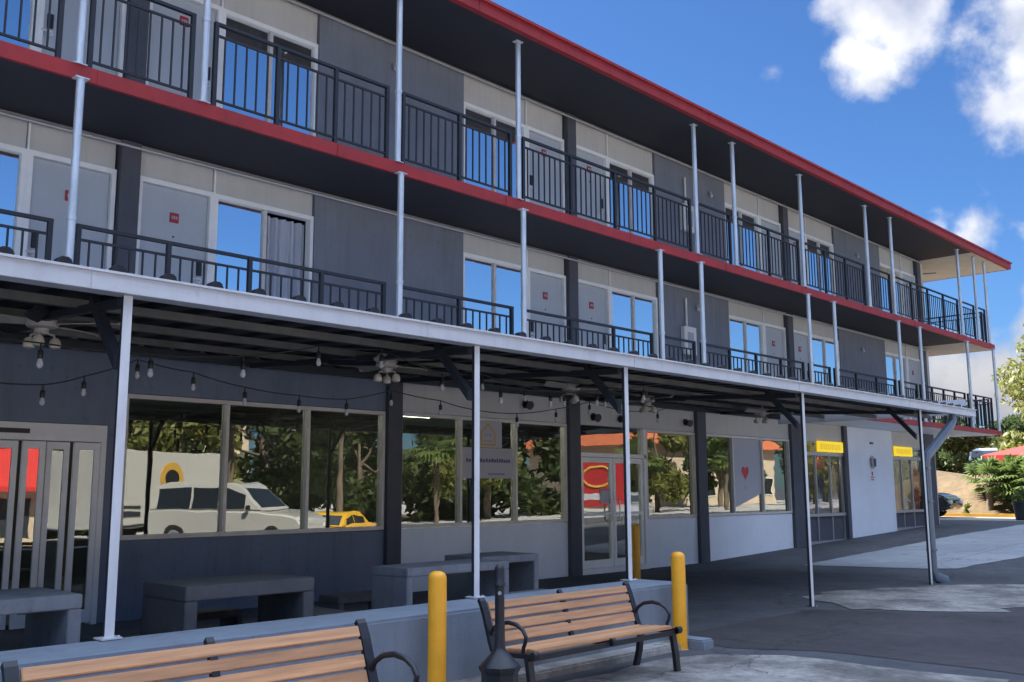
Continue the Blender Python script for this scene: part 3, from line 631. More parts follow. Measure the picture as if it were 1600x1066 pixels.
# ribbed deck
ribs = MB(); caps = MB(); tops = MB(); capx = []
caps.prism([(-.06, 2.655), (-.04, 2.712), (-.02, 2.726), (.02, 2.726), (.04, 2.712), (.06, 2.655)], CY - .065, CY + .005, 'y')
x = 1.96 - .34 * 29
while x < 17.8:
    y0, y1 = CY + .0, 9.70
    prof = [(-.17, 0), (-.11, 0), (-.08, -.05), (.08, -.05), (.11, 0), (.17, 0)]
    up = [(-.17, 0), (-.055, 0), (-.035, .06), (.035, .06), (.055, 0), (.17, 0)]
    v = []; n = len(prof)
    for y in (y0, y1):
        for dx, dz in prof: v.append((x + dx, y, zc(y) + dz - .005))
    ribs.add(v, [(i, i + 1, n + i + 1, n + i) for i in range(n - 1)])
    v = []
    for y in (y0, y1):
        for dx, dz in up: v.append((x + dx, y, zc(y) + dz + .004))
    tops.add(v, [(i, i + 1, n + i + 1, n + i) for i in range(n - 1)])
    capx.append(x)
    x += .34
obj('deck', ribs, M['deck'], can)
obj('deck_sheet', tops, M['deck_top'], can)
CAPM = mesh_of(caps, 'rib_cap', M['black'])
for cx in capx:
    o = bpy.data.objects.new('rib_cap', CAPM); COL.objects.link(o); o.parent = can; o.matrix_parent_inverse = Matrix.Translation(-can.location); o.location = (cx, 0, 0)
for y in (6.75, 7.72, 8.75):
    z = zc(y) - .058
    p = MB().box(X0, 17.85, y - .03, y - .024, z - .06, z); p.box(X0, 17.85, y - .024, y + .03, z - .06, z - .054); p.box(X0, 17.85, y - .024, y + .03, z - .006, z)
    obj('purlin', p, M['purlin'], can)
obj('end_trim', MB().box(17.86, 17.89, CY + .055, 9.72, 2.60, 2.86), M['fascia'], can)
obj('ledger', MB().box(X0, 17.85, 9.66, 9.735, 2.70, 2.80), M['brace'], can)
PX = [-.45, 2.72, 5.83, 7.95, 11.72, 15.60]
for x in PX:
    z0 = .42 if x < 8.3 else gz(x, CY) - .01
    # folded channel: face and side web, open on the left
    c = MB().box(x - .027, x + .032, CY - .030, CY - .025, z0, 2.545); c.box(x + .027, x + .032, CY - .025, CY + .015, z0, 2.545)
    po = obj('canopy_post', c, M['post_white'], can)
    obj('channel_shade_fill', MB().box(x - .025, x + .025, CY - .023, CY + .008, z0, 2.54), M['brace'], po)  # dark filling stands for the shaded inside of the open channel
    pl = MB().box(x - .06, x + .07, CY - .065, CY + .05, z0, z0 + .01)
    for bx in (-.055, .065): pl.cyl((x + bx * .8, CY - .05, z0 + .01), (x + bx * .8, CY - .05, z0 + .02), .008, n=6)
    obj('base_plate', pl, M['fascia'], po)
    # knee brace into the deck
    b = MB(); v = []
    for y, z in ((CY + .06, 2.12), (CY + .50, 2.60)):
        for dx in (-.03, .03):
            for dz in (-.045, .045): v.append((x + dx, y, z + dz))
    b.hexa(v); obj('knee_brace', b, M['brace'], can)
    b = MB().box(x - .03, x + .03, CY + .06, 9.65, 2.54, 2.60)
    v = []
    for y in (CY + .06, 9.65):
        for dx in (-.028, .028):
            for dz in (-.14, -.085): v.append((x + dx, y, zc(y) + dz - .02))
    b = MB(); b.hexa(v); obj('cross_beam', b, M['brace'], can)
# downspout
pts = [(17.0, CY - .02, 2.60), (17.0, CY - .02, 2.44), (16.9, CY - .02, 2.36), (15.98, CY + .0, 1.90), (15.80, CY + .0, 1.82), (15.76, CY, 1.70), (15.76, CY, .05), (15.80, CY - .02, -.05), (16.0, CY - .10, -.12)]
dn = MB()
def boxtube(mb, pts, a, b):
    pts = [Vector(p) for p in pts]; v = []
    for i, p in enumerate(pts):
        d = (pts[min(i + 1, len(pts) - 1)] - pts[max(i - 1, 0)]).normalized()
        side = Vector((0, 1, 0)); side = (side - d * side.dot(d)).normalized(); o_ = d.cross(side)
        for s, t in ((-1, -.6), (-1, .6), (-.6, 1), (.6, 1), (1, .6), (1, -.6), (.6, -1), (-.6, -1)): v.append(p + side * s * a + o_ * t * b)
    f = [(i * 8 + k, i * 8 + (k + 1) % 8, (i + 1) * 8 + (k + 1) % 8, (i + 1) * 8 + k) for i in range(len(pts) - 1) for k in range(8)]
    f += [tuple(range(8)), tuple(range((len(pts) - 1) * 8, len(pts) * 8))]; mb.add(v, f)
boxtube(dn, pts, .05, .075)
ds = obj('downspout', dn, M['down'], can, smooth=True)
st = MB()
for z in (.35, 1.1, 1.62): st.box(15.677, 15.843, CY - .056, CY + .056, z, z + .025)
obj('strap', st, M['down'], ds)

# ------------------------------------------------------------------ low wall
lw = thing('low_wall', 'low blue grey rendered wall between the patio and the benches', 'wall', (3, 5.8, -.15))
obj('wall_body', MB().box(X0, 8.2, 5.50, 6.07, -.3, .415), M['concrete_wall'], lw, bevel=.02)
kb = MB().box(7.42, 7.86, 5.12, 5.49, -.3, -.16); kb.box(7.863, 8.06, 5.14, 5.48, -.2, -.06)
tag(obj('bollard_plinth', kb, M['concrete_wall'], bevel=.015), 'grey painted concrete plinth at the foot of the bollard beside the wall end', 'plinth')

# ------------------------------------------------------------------ bollards
def bollard(x, y, z, label, first=[None]):
    if first[0] is None:
        t = thing('bollard', label, 'bollard', (0, 0, 0), group='yellow bollards')
        obj('pipe', MB().lathe([(.066, 0), (.066, .84), (.063, .862), (.052, .882), (.03, .894), (.004, .898)], n=28), M['yellow'], t, smooth=True)
        obj('base_collar', MB().lathe([(.078, 0), (.078, .012), (.068, .02)], n=28), M['kerb'], t, smooth=True)
        first[0] = t; t.location = (x, y, z); t['label'] = label; return t
    return dup(first[0], (x, y, z), 0, label, 'yellow bollards')
bollard(4.78, 5.33, -.16, 'yellow bollard between the two wooden benches, nearest of the three')
bollard(7.80, 5.34, -.165, 'yellow bollard on a grey plinth at the end of the low wall')
bollard(13.2, 9.85, -.15, 'yellow bollard beside the glass shop door under the canopy')

# ------------------------------------------------------------------ benches
def make_bench(label):
    t = thing('park_bench', label, 'bench', (0, 0, 0), group='slatted benches in front of the low wall')
    Lh = .88; ends = (-Lh, 0, Lh)
    # side profile: back runs from seat rear up and leans back (+y is towards the wall)
    bk = [(.20, .34), (.235, .44), (.27, .54), (.315, .64)]
    backs = [((.215, .385), (.245, .455)), ((.248, .468), (.272, .53)), ((.278, .548), (.300, .602)), ((.304, .616), (.33, .668))]
    for (y0, z0), (y1, z1) in backs:
        d = Vector((y1 - y0, z1 - z0)).normalized(); nrm = Vector((-d.y, d.x)) * .012
        poly = [(y0 + nrm.x, z0 + nrm.y), (y1 + nrm.x, z1 + nrm.y), (y1 - nrm.x, z1 - nrm.y), (y0 - nrm.x, z0 - nrm.y)]
        obj('back_slat', MB().prism(poly, -Lh + .035, Lh - .035, 'x'), M['wood'], t, bevel=.004)
    for i in range(4):
        y = -.235 + i * .108
        obj('seat_slat', MB().box(-Lh + .035, Lh - .035, y, y + .095, .355 - .006 * i, .38 - .006 * i), M['wood'], t, bevel=.005)
    for x in ends:
        m = MB(); wd = .028 if x else .02
        def strip(pts, th):
            pts = [Vector(p) for p in pts]; v = []
            for i, p in enumerate(pts):
                d = (pts[min(i + 1, len(pts) - 1)] - pts[max(i - 1, 0)]).normalized(); q = Vector((-d.y, d.x)) * th
                for sx in (-wd, wd):
                    for s in (-1, 1): v.append((x + sx, p.x + q.x * s, p.y + q.y * s))
            n = len(pts); f = []
            for i in range(n - 1):
                a = i * 4; b = a + 4; f += [(a, a + 1, b + 1, b), (a + 2, b + 2, b + 3, a + 3), (a, b, b + 2, a + 2), (a + 1, a + 3, b + 3, b + 1)]
            f += [(0, 2, 3, 1), (n * 4 - 4, n * 4 - 3, n * 4 - 1, n * 4 - 2)]; m.add(v, f)
        strip([(-.285, .335), (-.25, .342), (-.05, .335), (.12, .325), (.20, .345), (.232, .41), (.265, .50), (.305, .60), (.345, .672), (.362, .690)], .016)
        m.cyl((x - wd, -.275, .348), (x + wd, -.275, .348), .028, n=14)
        if x:
            strip([(-.20, .33), (-.235, .15), (-.25, .01)], .02); strip([(.17, .33), (.20, .15), (.245, .01)], .02)
            m.box(x - .04, x + .04, -.29, -.21, 0, .012); m.box(x - .04, x + .04, .205, .285, 0, .012)
        obj('end_frame' if x else 'centre_brace', m, M['black'], t, smooth=False)
        if x:
            pts = []
            for i in range(15):
                a = rad(200 - i * 225 / 14); pts.append((x, .03 + -.155 * math.cos(a) * -1 * -1 - .0, .49 + .085 * math.sin(a)))
            arc = [(x, .245, .47)] + [(x, .06 - .16 * math.cos(PI - PI * i / 12) * -1 * -1, .47 + .085 * math.sin(PI * i / 12)) for i in range(1, 12)]
            arc = [(x, .235, .455), (x, .20, .50), (x, .13, .535), (x, .03, .55), (x, -.07, .54), (x, -.14, .51), (x, -.175, .465), (x, -.165, .425), (x, -.145, .39), (x, -.14, .35)]
            obj('arm_rest', MB().tube(arc, .0155, 10), M['black'], t, smooth=True)
    cb = MB().box(-Lh, Lh, -.262, -.245, .30, .345); cb.cyl((-Lh, .03, .10), (Lh, .03, .10), .0001, n=3)
    obj('front_rail', MB().box(-Lh, Lh, -.262, -.245, .31, .348), M['black'], t)
    return t
b1 = make_bench('slatted wooden bench nearest the camera at the lower left corner')
b2 = dup(b1, (5.98, 4.93, -.17), 0, 'slatted wooden bench between the black ash bin and the yellow bollard')
b1.location = (2.42, 3.98, -.07); b1.scale = (1, .88, 1); b2.scale = (.98, .84, 1)

# ------------------------------------------------------------------ ash receptacle
ash = thing('ash_receptacle', 'black ash receptacle with slim neck and flared base beside the bench', 'ash bin', (4.62, 4.55, -.15))
x, y, z = ash.location
obj('base', MB().lathe([(.125, 0), (.135, .01), (.135, .04), (.12, .06), (.118, .30), (.128, .315), (.135, .33), (.135, .345)], (x, y, z), 8), M['black'], ash)
obj('shoulder', MB().lathe([(.130, .346), (.12, .36), (.075, .405), (.045, .44), (.035, .465), (.033, .60)], (x, y, z), 24), M['black'], ash, smooth=True)
obj('neck', MB().lathe([(.031, .60), (.031, .84), (.037, .845), (.037, .86), (.033, .865), (.033, .945), (.028, .965), (.015, .98), (.003, .985)], (x, y, z), 24), M['black'], ash, smooth=True)
obj('opening', MB().cyl((x - .022, y - .022, z + .80), (x - .028, y - .028, z + .80), .012, n=12), M['plate'], ash)

# ------------------------------------------------------------------ patio tables and seats
def slab_furniture(name, label, cat, x0, x1, y0, y1, top, th, m, group, z0=-.146, along='x', lower=False):
    t = thing(name, label, cat, ((x0 + x1) / 2, (y0 + y1) / 2, z0), group=group)
    obj('table_top' if 'table' in name else 'seat', MB().box(x0, x1, y0, y1, top - th, top), M[m], t, bevel=.008)
    if along == 'x':
        obj('leg', MB().box(x0 + .0, x0 + th * .95, y0 + .002, y1 - .002, z0, top - th - .001), M[m], t, bevel=.006)
        obj('leg', MB().box(x1 - th * .95, x1, y0 + .002, y1 - .002, z0, top - th - .001), M[m], t, bevel=.006)
    else:
        obj('leg', MB().box(x0 + .002, x1 - .002, y0, y0 + th * .95, z0, top - th - .001), M[m], t, bevel=.006)
        obj('leg', MB().box(x0 + .002, x1 - .002, y1 - th * .95, y1, z0, top - th - .001), M[m], t, bevel=.006)
    return t
G1, G2 = 'slab tables on the patio', 'slab seats on the patio'
slab_furniture('patio_table', 'pale grey slab table at the left edge in front of the sliding doors', 'table', 1.75, 2.98, 7.03, 7.80, .60, .10, 'table_pale', G1)
slab_furniture('patio_table', 'dark grey slab table in front of the three pane window', 'table', 3.70, 4.85, 6.93, 7.62, .60, .11, 'table', G1)
slab_furniture('patio_table', 'grey slab table behind the nearest yellow bollard', 'table', 5.93, 7.28, 7.03, 7.55, .60, .08, 'table_pale', G1)
slab_furniture('patio_table', 'grey slab table farthest along the patio behind the slim post', 'table', 7.45, 8.35, 7.60, 8.2, .60, .08, 'table_pale', G1)
slab_furniture('concrete_stool', 'pale slab seat tucked in front of the left edge table', 'stool', 1.95, 2.90, 6.50, 6.80, .28, .07, 'table_pale', G2)
slab_furniture('concrete_stool', 'pale slab seat poking out of the dark slab table', 'stool', 4.10, 4.72, 6.55, 6.88, .28, .06, 'table_pale', G2)
slab_furniture('concrete_stool', 'dark slab seat behind the dark slab table', 'stool', 3.95, 4.75, 7.85, 8.15, .28, .06, 'table', G2)
slab_furniture('concrete_stool', 'dark low slab seat just right of the dark slab table', 'stool', 5.12, 5.5, 7.2, 7.85, .24, .10, 'table', G2, along='y')
slab_furniture('concrete_stool', 'grey slab seat behind the left leg of the bollard side table', 'stool', 6.0, 6.7, 8.15, 8.5, .26, .07, 'table', G2)
slab_furniture('concrete_stool', 'pale slab seat in front of the farthest patio table', 'stool', 7.30, 8.0, 6.95, 7.25, .26, .07, 'table_pale', G2)
slab_furniture('concrete_stool', 'grey slab seat behind the farthest patio table', 'stool', 8.3, 8.85, 8.35, 8.7, .30, .07, 'table_pale', G2)

# ------------------------------------------------------------------ ceiling fans
def make_fan(label):
    t = thing('ceiling_fan', label, 'ceiling fan', group='ceiling fans under the canopy')
    obj('down_rod', MB().lathe([(.05, 0), (.045, -.03), (.012, -.035), (.012, -.10)], n=16), M['fan_white'], t, smooth=True)
    obj('motor', MB().lathe([(.04, -.10), (.10, -.11), (.115, -.13), (.115, -.18), (.10, -.20), (.055, -.21), (.05, -.25)], n=24), M['fan_white'], t, smooth=True)
    for k in range(5):
        a = k * 2 * PI / 5 + .5; ca, sa = math.cos(a), math.sin(a); v = []; f = []
        prof = [(.10, .02), (.17, .035), (.26, .062), (.38, .075), (.50, .07), (.57, .05), (.60, .01)]
        for r, hw in prof:
            for s in (-1, 1):
                for dz in (0, .008):
                    lx, ly = r, s * hw; v.append((lx * ca - ly * sa, lx * sa + ly * ca, -.165 + dz + s * .018))
        n = len(prof)
        for i in range(n - 1):
            p = i * 4; q = p + 4; f += [(p, q, q + 2, p + 2), (p + 1, p + 3, q + 3, q + 1), (p, p + 1, q + 1, q), (p + 2, q + 2, q + 3, p + 3)]
        f += [(0, 2, 3, 1), (n * 4 - 4, n * 4 - 3, n * 4 - 1, n * 4 - 2)]
        obj('blade', MB().add(v, f), M['fan_white'] if k % 2 == 0 else M['deck'], t)
    for k in range(3):
        a = k * 2 * PI / 3; x, y = .09 * math.cos(a), .09 * math.sin(a)
        obj('light_arm', MB().tube([(x * .4, y * .4, -.24), (x, y, -.25), (x * 1.1, y * 1.1, -.275)], .009), M['fan_white'], t)
        obj('lamp_shade', MB().lathe([(.02, -.27), (.035, -.285), (.045, -.32), (.038, -.345), (.01, -.355)], (x * 1.15, y * 1.15, 0), 14), M['globe'], t, smooth=True)
    return t
f1 = make_fan('ceiling fan above the left edge slab table')
dup(f1, (6.12, 7.6, zc(7.6)), .9, 'ceiling fan in front of the dark pilaster between the two widest windows')
dup(f1, (9.3, 7.9, zc(7.9)), .3, 'ceiling fan above the long banner window')
dup(f1, (11.6, 8.4, zc(8.4)), 1.4, 'ceiling fan over the way to the glass shop door')
dup(f1, (14.9, 8.4, zc(8.4)), .2, 'ceiling fan farthest along the canopy')
f1.location = (2.75, 7.5, zc(7.5))

# ------------------------------------------------------------------ string lights
def string_lights(label, y, pts, ends):
    t = thing('string_lights', label, 'string lights', (pts[0][0], y, 2.4), group='string lights under the canopy')
    path = [ends[0]] + [(x, y, z + .13) for x, z in pts] + [ends[1]]
    P_ = []
    for i in range(len(path) - 1):
        a, b = Vector(path[i]), Vector(path[i + 1])
        for j in range(4):
            p = a.lerp(b, j / 4); p.z -= .012 * math.sin(PI * j / 4); P_.append(p)
    P_.append(Vector(path[-1]))
    obj('wire', MB().tube(P_, .006, 6), M['black'], t)
    for x, z in pts:
        s = obj('socket', MB().cyl((x, y, z + .13), (x, y, z + .075), .007, n=6).lathe([(.017, .02), (.02, .03), (.02, .075), (.012, .085)], (x, y, z), 12), M['black'], t, smooth=True)
        obj('bulb', MB().lathe([(.012, .022), (.017, .005), (.023, -.018), (.02, -.034), (.010, -.044), (.002, -.047)], (x, y, z), 14), M['bulb2'], s, smooth=True)
M['bulb2'] = mat('pale bulb glass', (.55, .55, .58), .08)
string_lights('front strand of string lights nearest the gutter', 7.0,
    [(1.8, 2.25), (2.57, 2.20), (3.37, 2.20), (4.15, 2.26), (4.88, 2.42), (5.57, 2.46), (6.32, 2.30), (7.13, 2.23), (7.9, 2.24), (8.7, 2.3), (9.6, 2.42)], ((1.0, 7.0, 2.55), (10.2, 7.0, 2.66)))
string_lights('back strand of string lights nearest the wall', 8.5,
    [(3.16, 2.07), (3.5, 2.17), (3.97, 2.36), (4.52, 2.29), (5.07, 2.19), (5.7, 2.15), (6.3, 2.15), (6.91, 2.29), (7.65, 2.22), (8.25, 2.14), (8.95, 2.14), (9.7, 2.24), (10.4, 2.38), (11.2, 2.30), (12.0, 2.34)], ((2.6, 8.5, 2.2), (12.8, 8.5, 2.7)))
string_lights('short cross strand of string lights over the middle of the patio', 7.75,
    [(7.6, 2.46), (8.3, 2.38), (9.0, 2.36), (9.8, 2.40), (10.6, 2.50)], ((6.9, 7.75, 2.68), (11.2, 7.75, 2.7)))

# ------------------------------------------------------------------ things fixed to the walls
def wall_lamp(x, z, label, y=D - .04):
    t = thing('wall_lamp', label, 'lamp', (x, y, z), group='round lamps on the shop walls')
    obj('backplate', MB().cyl((x, y, z), (x, y - .03, z), .07, n=16), M['black'], t)
    obj('lamp_head', MB().cyl((x, y - .03, z), (x - .02, y - .14, z - .03), .045, .075, n=16), M['black'], t, smooth=True)
wall_lamp(11.95, 2.74, 'dark round wall lamp above the banner window')
wall_lamp(13.75, 2.62, 'dark round wall lamp at the left above the glass shop door')
wall_lamp(14.55, 2.62, 'dark round wall lamp at the right above the glass shop door')
wall_lamp(16.7, 2.66, 'dark round wall lamp beside the pilaster right of the glass door')
for x, zf, lab in ((16.85, F2, 'white electrical box with a riser conduit on the middle gallery wall'), (16.95, F3, 'white electrical box with a riser conduit on the top gallery wall')):
    t = thing('electrical_box', lab, 'electrical box', (x, D - .04, zf), group='electrical boxes on the gallery walls')
    y = D - .043
    bx = MB().box(x - .22, x + .22, y - .10, y, zf + 1.02, zf + 1.60)
    obj('box_body', bx, M['trim_white'], t, bevel=.01)
    obj('box_window', MB().box(x - .11, x + .11, y - .105, y - .10, zf + 1.14, zf + 1.48), M['plate'], t)
    obj('riser_conduit', MB().cyl((x - .05, y - .04, zf + 1.60), (x - .05, y - .04, zf + 2.2), .024, n=10), M['trim_white'], t, smooth=True)
    obj('lower_conduit', MB().cyl((x + .12, y - .04, zf + .06), (x + .12, y - .04, zf + 1.02), .022, n=10), M['trim_white'], t, smooth=True)
    obj('junction_box', MB().box(x - .05, x + .17, y - .10, y - .07, zf + .28, zf + .45), M['trim_white'], t, bevel=.005)
for x, z, lab in ((9.02, 7.76, 'small white gallery wall light on the top floor by the nearest long grey wall'), (17.24, 5.08, 'small white gallery wall light on the middle floor beside the electrical box'), (25.2, 5.0, 'small white gallery wall light on the middle floor near the far end'), (17.9, 7.7, 'small white gallery wall light on the top floor beside the electrical box'), (25.2, 7.6, 'small white gallery wall light on the top floor near the far end')):
    t = thing('wall_light', lab, 'light', (x, D - .04, z), group='small lights on the gallery walls')
    obj('light_body', MB().box(x - .04, x + .04, D - .09, D - .041, z - .03, z + .07), M['plate'], t, bevel=.01)
    obj('light_globe', MB().lathe([(.01, -.09), (.03, -.07), (.035, -.045), (.028, -.031)], (x, D - .10, z + .02), 12), M['trim_white'], t, smooth=True)
# exit box hung from the pale soffit
t = thing('ceiling_heater', 'small hanging box fitting under the pale soffit at the end gallery', 'fitting', (30.6, 14.3, 5.3))
obj('fitting_body', MB().box(30.3, 30.9, 14.2, 14.4, 5.22, 5.38), M['goods_rust'], t, bevel=.02)
obj('hanger', MB().cyl((30.6, 14.3, 5.38), (30.6, 14.3, 5.493), .02, n=8), M['black'], t)
t = thing('end_ceiling_fan', 'dark ceiling fan under the pale roof soffit at the far end', 'ceiling fan', (30.4, 11.6, 8.19))
obj('down_rod', MB().cyl((30.4, 11.6, 8.19), (30.4, 11.6, 8.02), .02, n=8), M['black'], t)
obj('motor', MB().lathe([(.06, 0), (.12, -.02), (.12, -.09), (.05, -.11)], (30.4, 11.6, 8.02), 16), M['black'], t)
for k in range(4):
    a = .4 + k * PI / 2; m = MB().box(.1, .62, -.06, .06, -.005, .005); m.v = [(30.4 + px * math.cos(a) - py * math.sin(a), 11.6 + px * math.sin(a) + py * math.cos(a), 7.97 + pz) for px, py, pz in m.v]
    obj('blade', m, M['black'], t)
# window banners and signs
yg = D - .012
bn = thing('window_banner', 'white banner with a line of blue lettering hung inside the long window', 'banner', (11.1, yg, 1.5))
obj('banner_sheet', MB().box(10.50, 11.68, yg, yg + .004, 1.50, 1.985), M['paper'], bn)
tx = MB(); xx = 10.62
while xx < 11.62:
    ww = random.uniform(.03, .055); tx.box(xx, xx + ww, yg - .003, yg - .0005, 1.755, 1.755 + random.choice((.045, .05, .06))); xx += ww + random.uniform(.012, .02)
tx2 = MB(); xx = 11.1
while xx < 11.45:
    ww = random.uniform(.02, .04); tx2.box(xx, xx + ww, yg - .003, yg - .0005, 1.56, 1.58); xx += ww + .012
obj('lettering', tx, M['ink'], bn); obj('small_lettering', tx2, M['ink'], bn)
ps = thing('window_poster', 'square poster with a house shaped emblem above the white banner', 'poster', (11.1, yg, 2.0))
obj('poster_sheet', MB().box(10.86, 11.42, yg, yg + .004, 1.99, 2.41), M['paper'], ps)
hs = MB().prism([(10.93, 2.02), (11.27, 2.02), (11.27, 2.24), (11.10, 2.38), (10.93, 2.24)], yg - .003, yg - .0005, 'y')
obj('emblem_outline', hs, M['tag_orange'], ps)
obj('emblem_face', MB().prism([(10.96, 2.05), (11.24, 2.05), (11.24, 2.23), (11.10, 2.345), (10.96, 2.23)], yg - .006, yg - .0035, 'y'), M['paper'], ps)
obj('emblem_bars', MB().box(11.0, 11.2, yg - .009, yg - .0065, 2.08, 2.11).box(11.02, 11.08, yg - .009, yg - .0065, 2.17, 2.21).box(11.12, 11.18, yg - .009, yg - .0065, 2.17, 2.21), M['plate'], ps)
hb = thing('heart_banner', 'tall white window banner with a red heart and a slanted lower edge', 'banner', (19.1, yg, 1.0))
obj('banner_sheet', MB().prism([(18.52, .92), (19.66, 1.22), (19.66, 2.42), (18.52, 2.42)], yg, yg + .004, 'y'), M['paper'], hb)
hp = []
for i in range(32):
    a = 2 * PI * i / 32; hx = 16 * math.sin(a) ** 3; hz = 13 * math.cos(a) - 5 * math.cos(2 * a) - 2 * math.cos(3 * a) - math.cos(4 * a); hp.append((19.0 + hx * .0095, 1.68 + hz * .0105))
obj('heart', MB().prism(hp, yg - .003, yg - .0005, 'y'), M['heart'], hb)
obj('small_mark', MB().cyl((19.0, yg - .003, 1.36), (19.0, yg - .0005, 1.36), .06, n=16), M['plate'], hb)
dn_ = thing('door_notice', 'small white paper notice taped to the glass shop door', 'notice', (14.0, D - .02, 1.2))
obj('notice_sheet', MB().box(13.95, 14.22, D - .020, D - .016, 1.07, 1.34), M['paper'], dn_)
obj('notice_header', MB().box(13.97, 14.20, D - .023, D - .0205, 1.30, 1.33), M['goods_pink'], dn_)
for x0, x1, lab in ((22.28, 23.64, 'yellow shop sign with orange lettering over the nearer shop'), (26.80, 28.02, 'yellow shop sign over the farther shop next to the downspout')):
    t = thing('shop_sign', lab, 'sign', ((x0 + x1) / 2, D, 2.3), group='yellow shop signs')
    obj('sign_panel', MB().box(x0, x1, D - .105, D - .065, 2.215, 2.475), M['sign_yellow'], t, bevel=.006)
    tx = MB(); xx = x0 + .14; k = 0
    while xx < x1 - .16:
        ww = .06; z0, z1 = (2.285, 2.40)
        tx.box(xx, xx + .018, D - .109, D - .1055, z0, z1)
        if k % 3 == 0: tx.box(xx + .018, xx + ww, D - .109, D - .1055, z1 - .02, z1)
        if k % 2 == 0: tx.box(xx + .018, xx + ww, D - .109, D - .1055, z0, z0 + .02)
        xx += .10; k += 1
    obj('lettering', tx, M['sign_orange'], t)
t = thing('wall_meter', 'dark rounded meter box on the white wall with a small plate above it', 'meter box', (25.32, D - .07, 1.9))
obj('meter_body', MB().box(25.22, 25.44, D - .17, D - .071, 1.84, 2.17), M['plate'], t, bevel=.05, bseg=3)
obj('meter_face', MB().box(25.27, 25.39, D - .176, D - .171, 1.90, 2.10), M['brace'], t)
tag(obj('wall_plate', MB().box(25.28, 25.46, D - .10, D - .071, 2.49, 2.54), M['black'], bevel=.005), 'tiny dark plate high on the white wall', 'plate')
t = thing('wall_notice', 'faded pink printed notice below the meter box', 'notice', (25.3, D - .07, 1.6))
obj('notice_sheet', MB().box(25.20, 25.46, D - .075, D - .071, 1.52, 1.78), M['white'], t)
obj('notice_print', MB().box(25.29, 25.37, D - .079, D - .0755, 1.66, 1.76).box(25.22, 25.44, D - .079, D - .0755, 1.60, 1.63).box(25.25, 25.41, D - .079, D - .0755, 1.54, 1.57), M['goods_pink2'] if 'goods_pink2' in M else M['sign_red'], t)

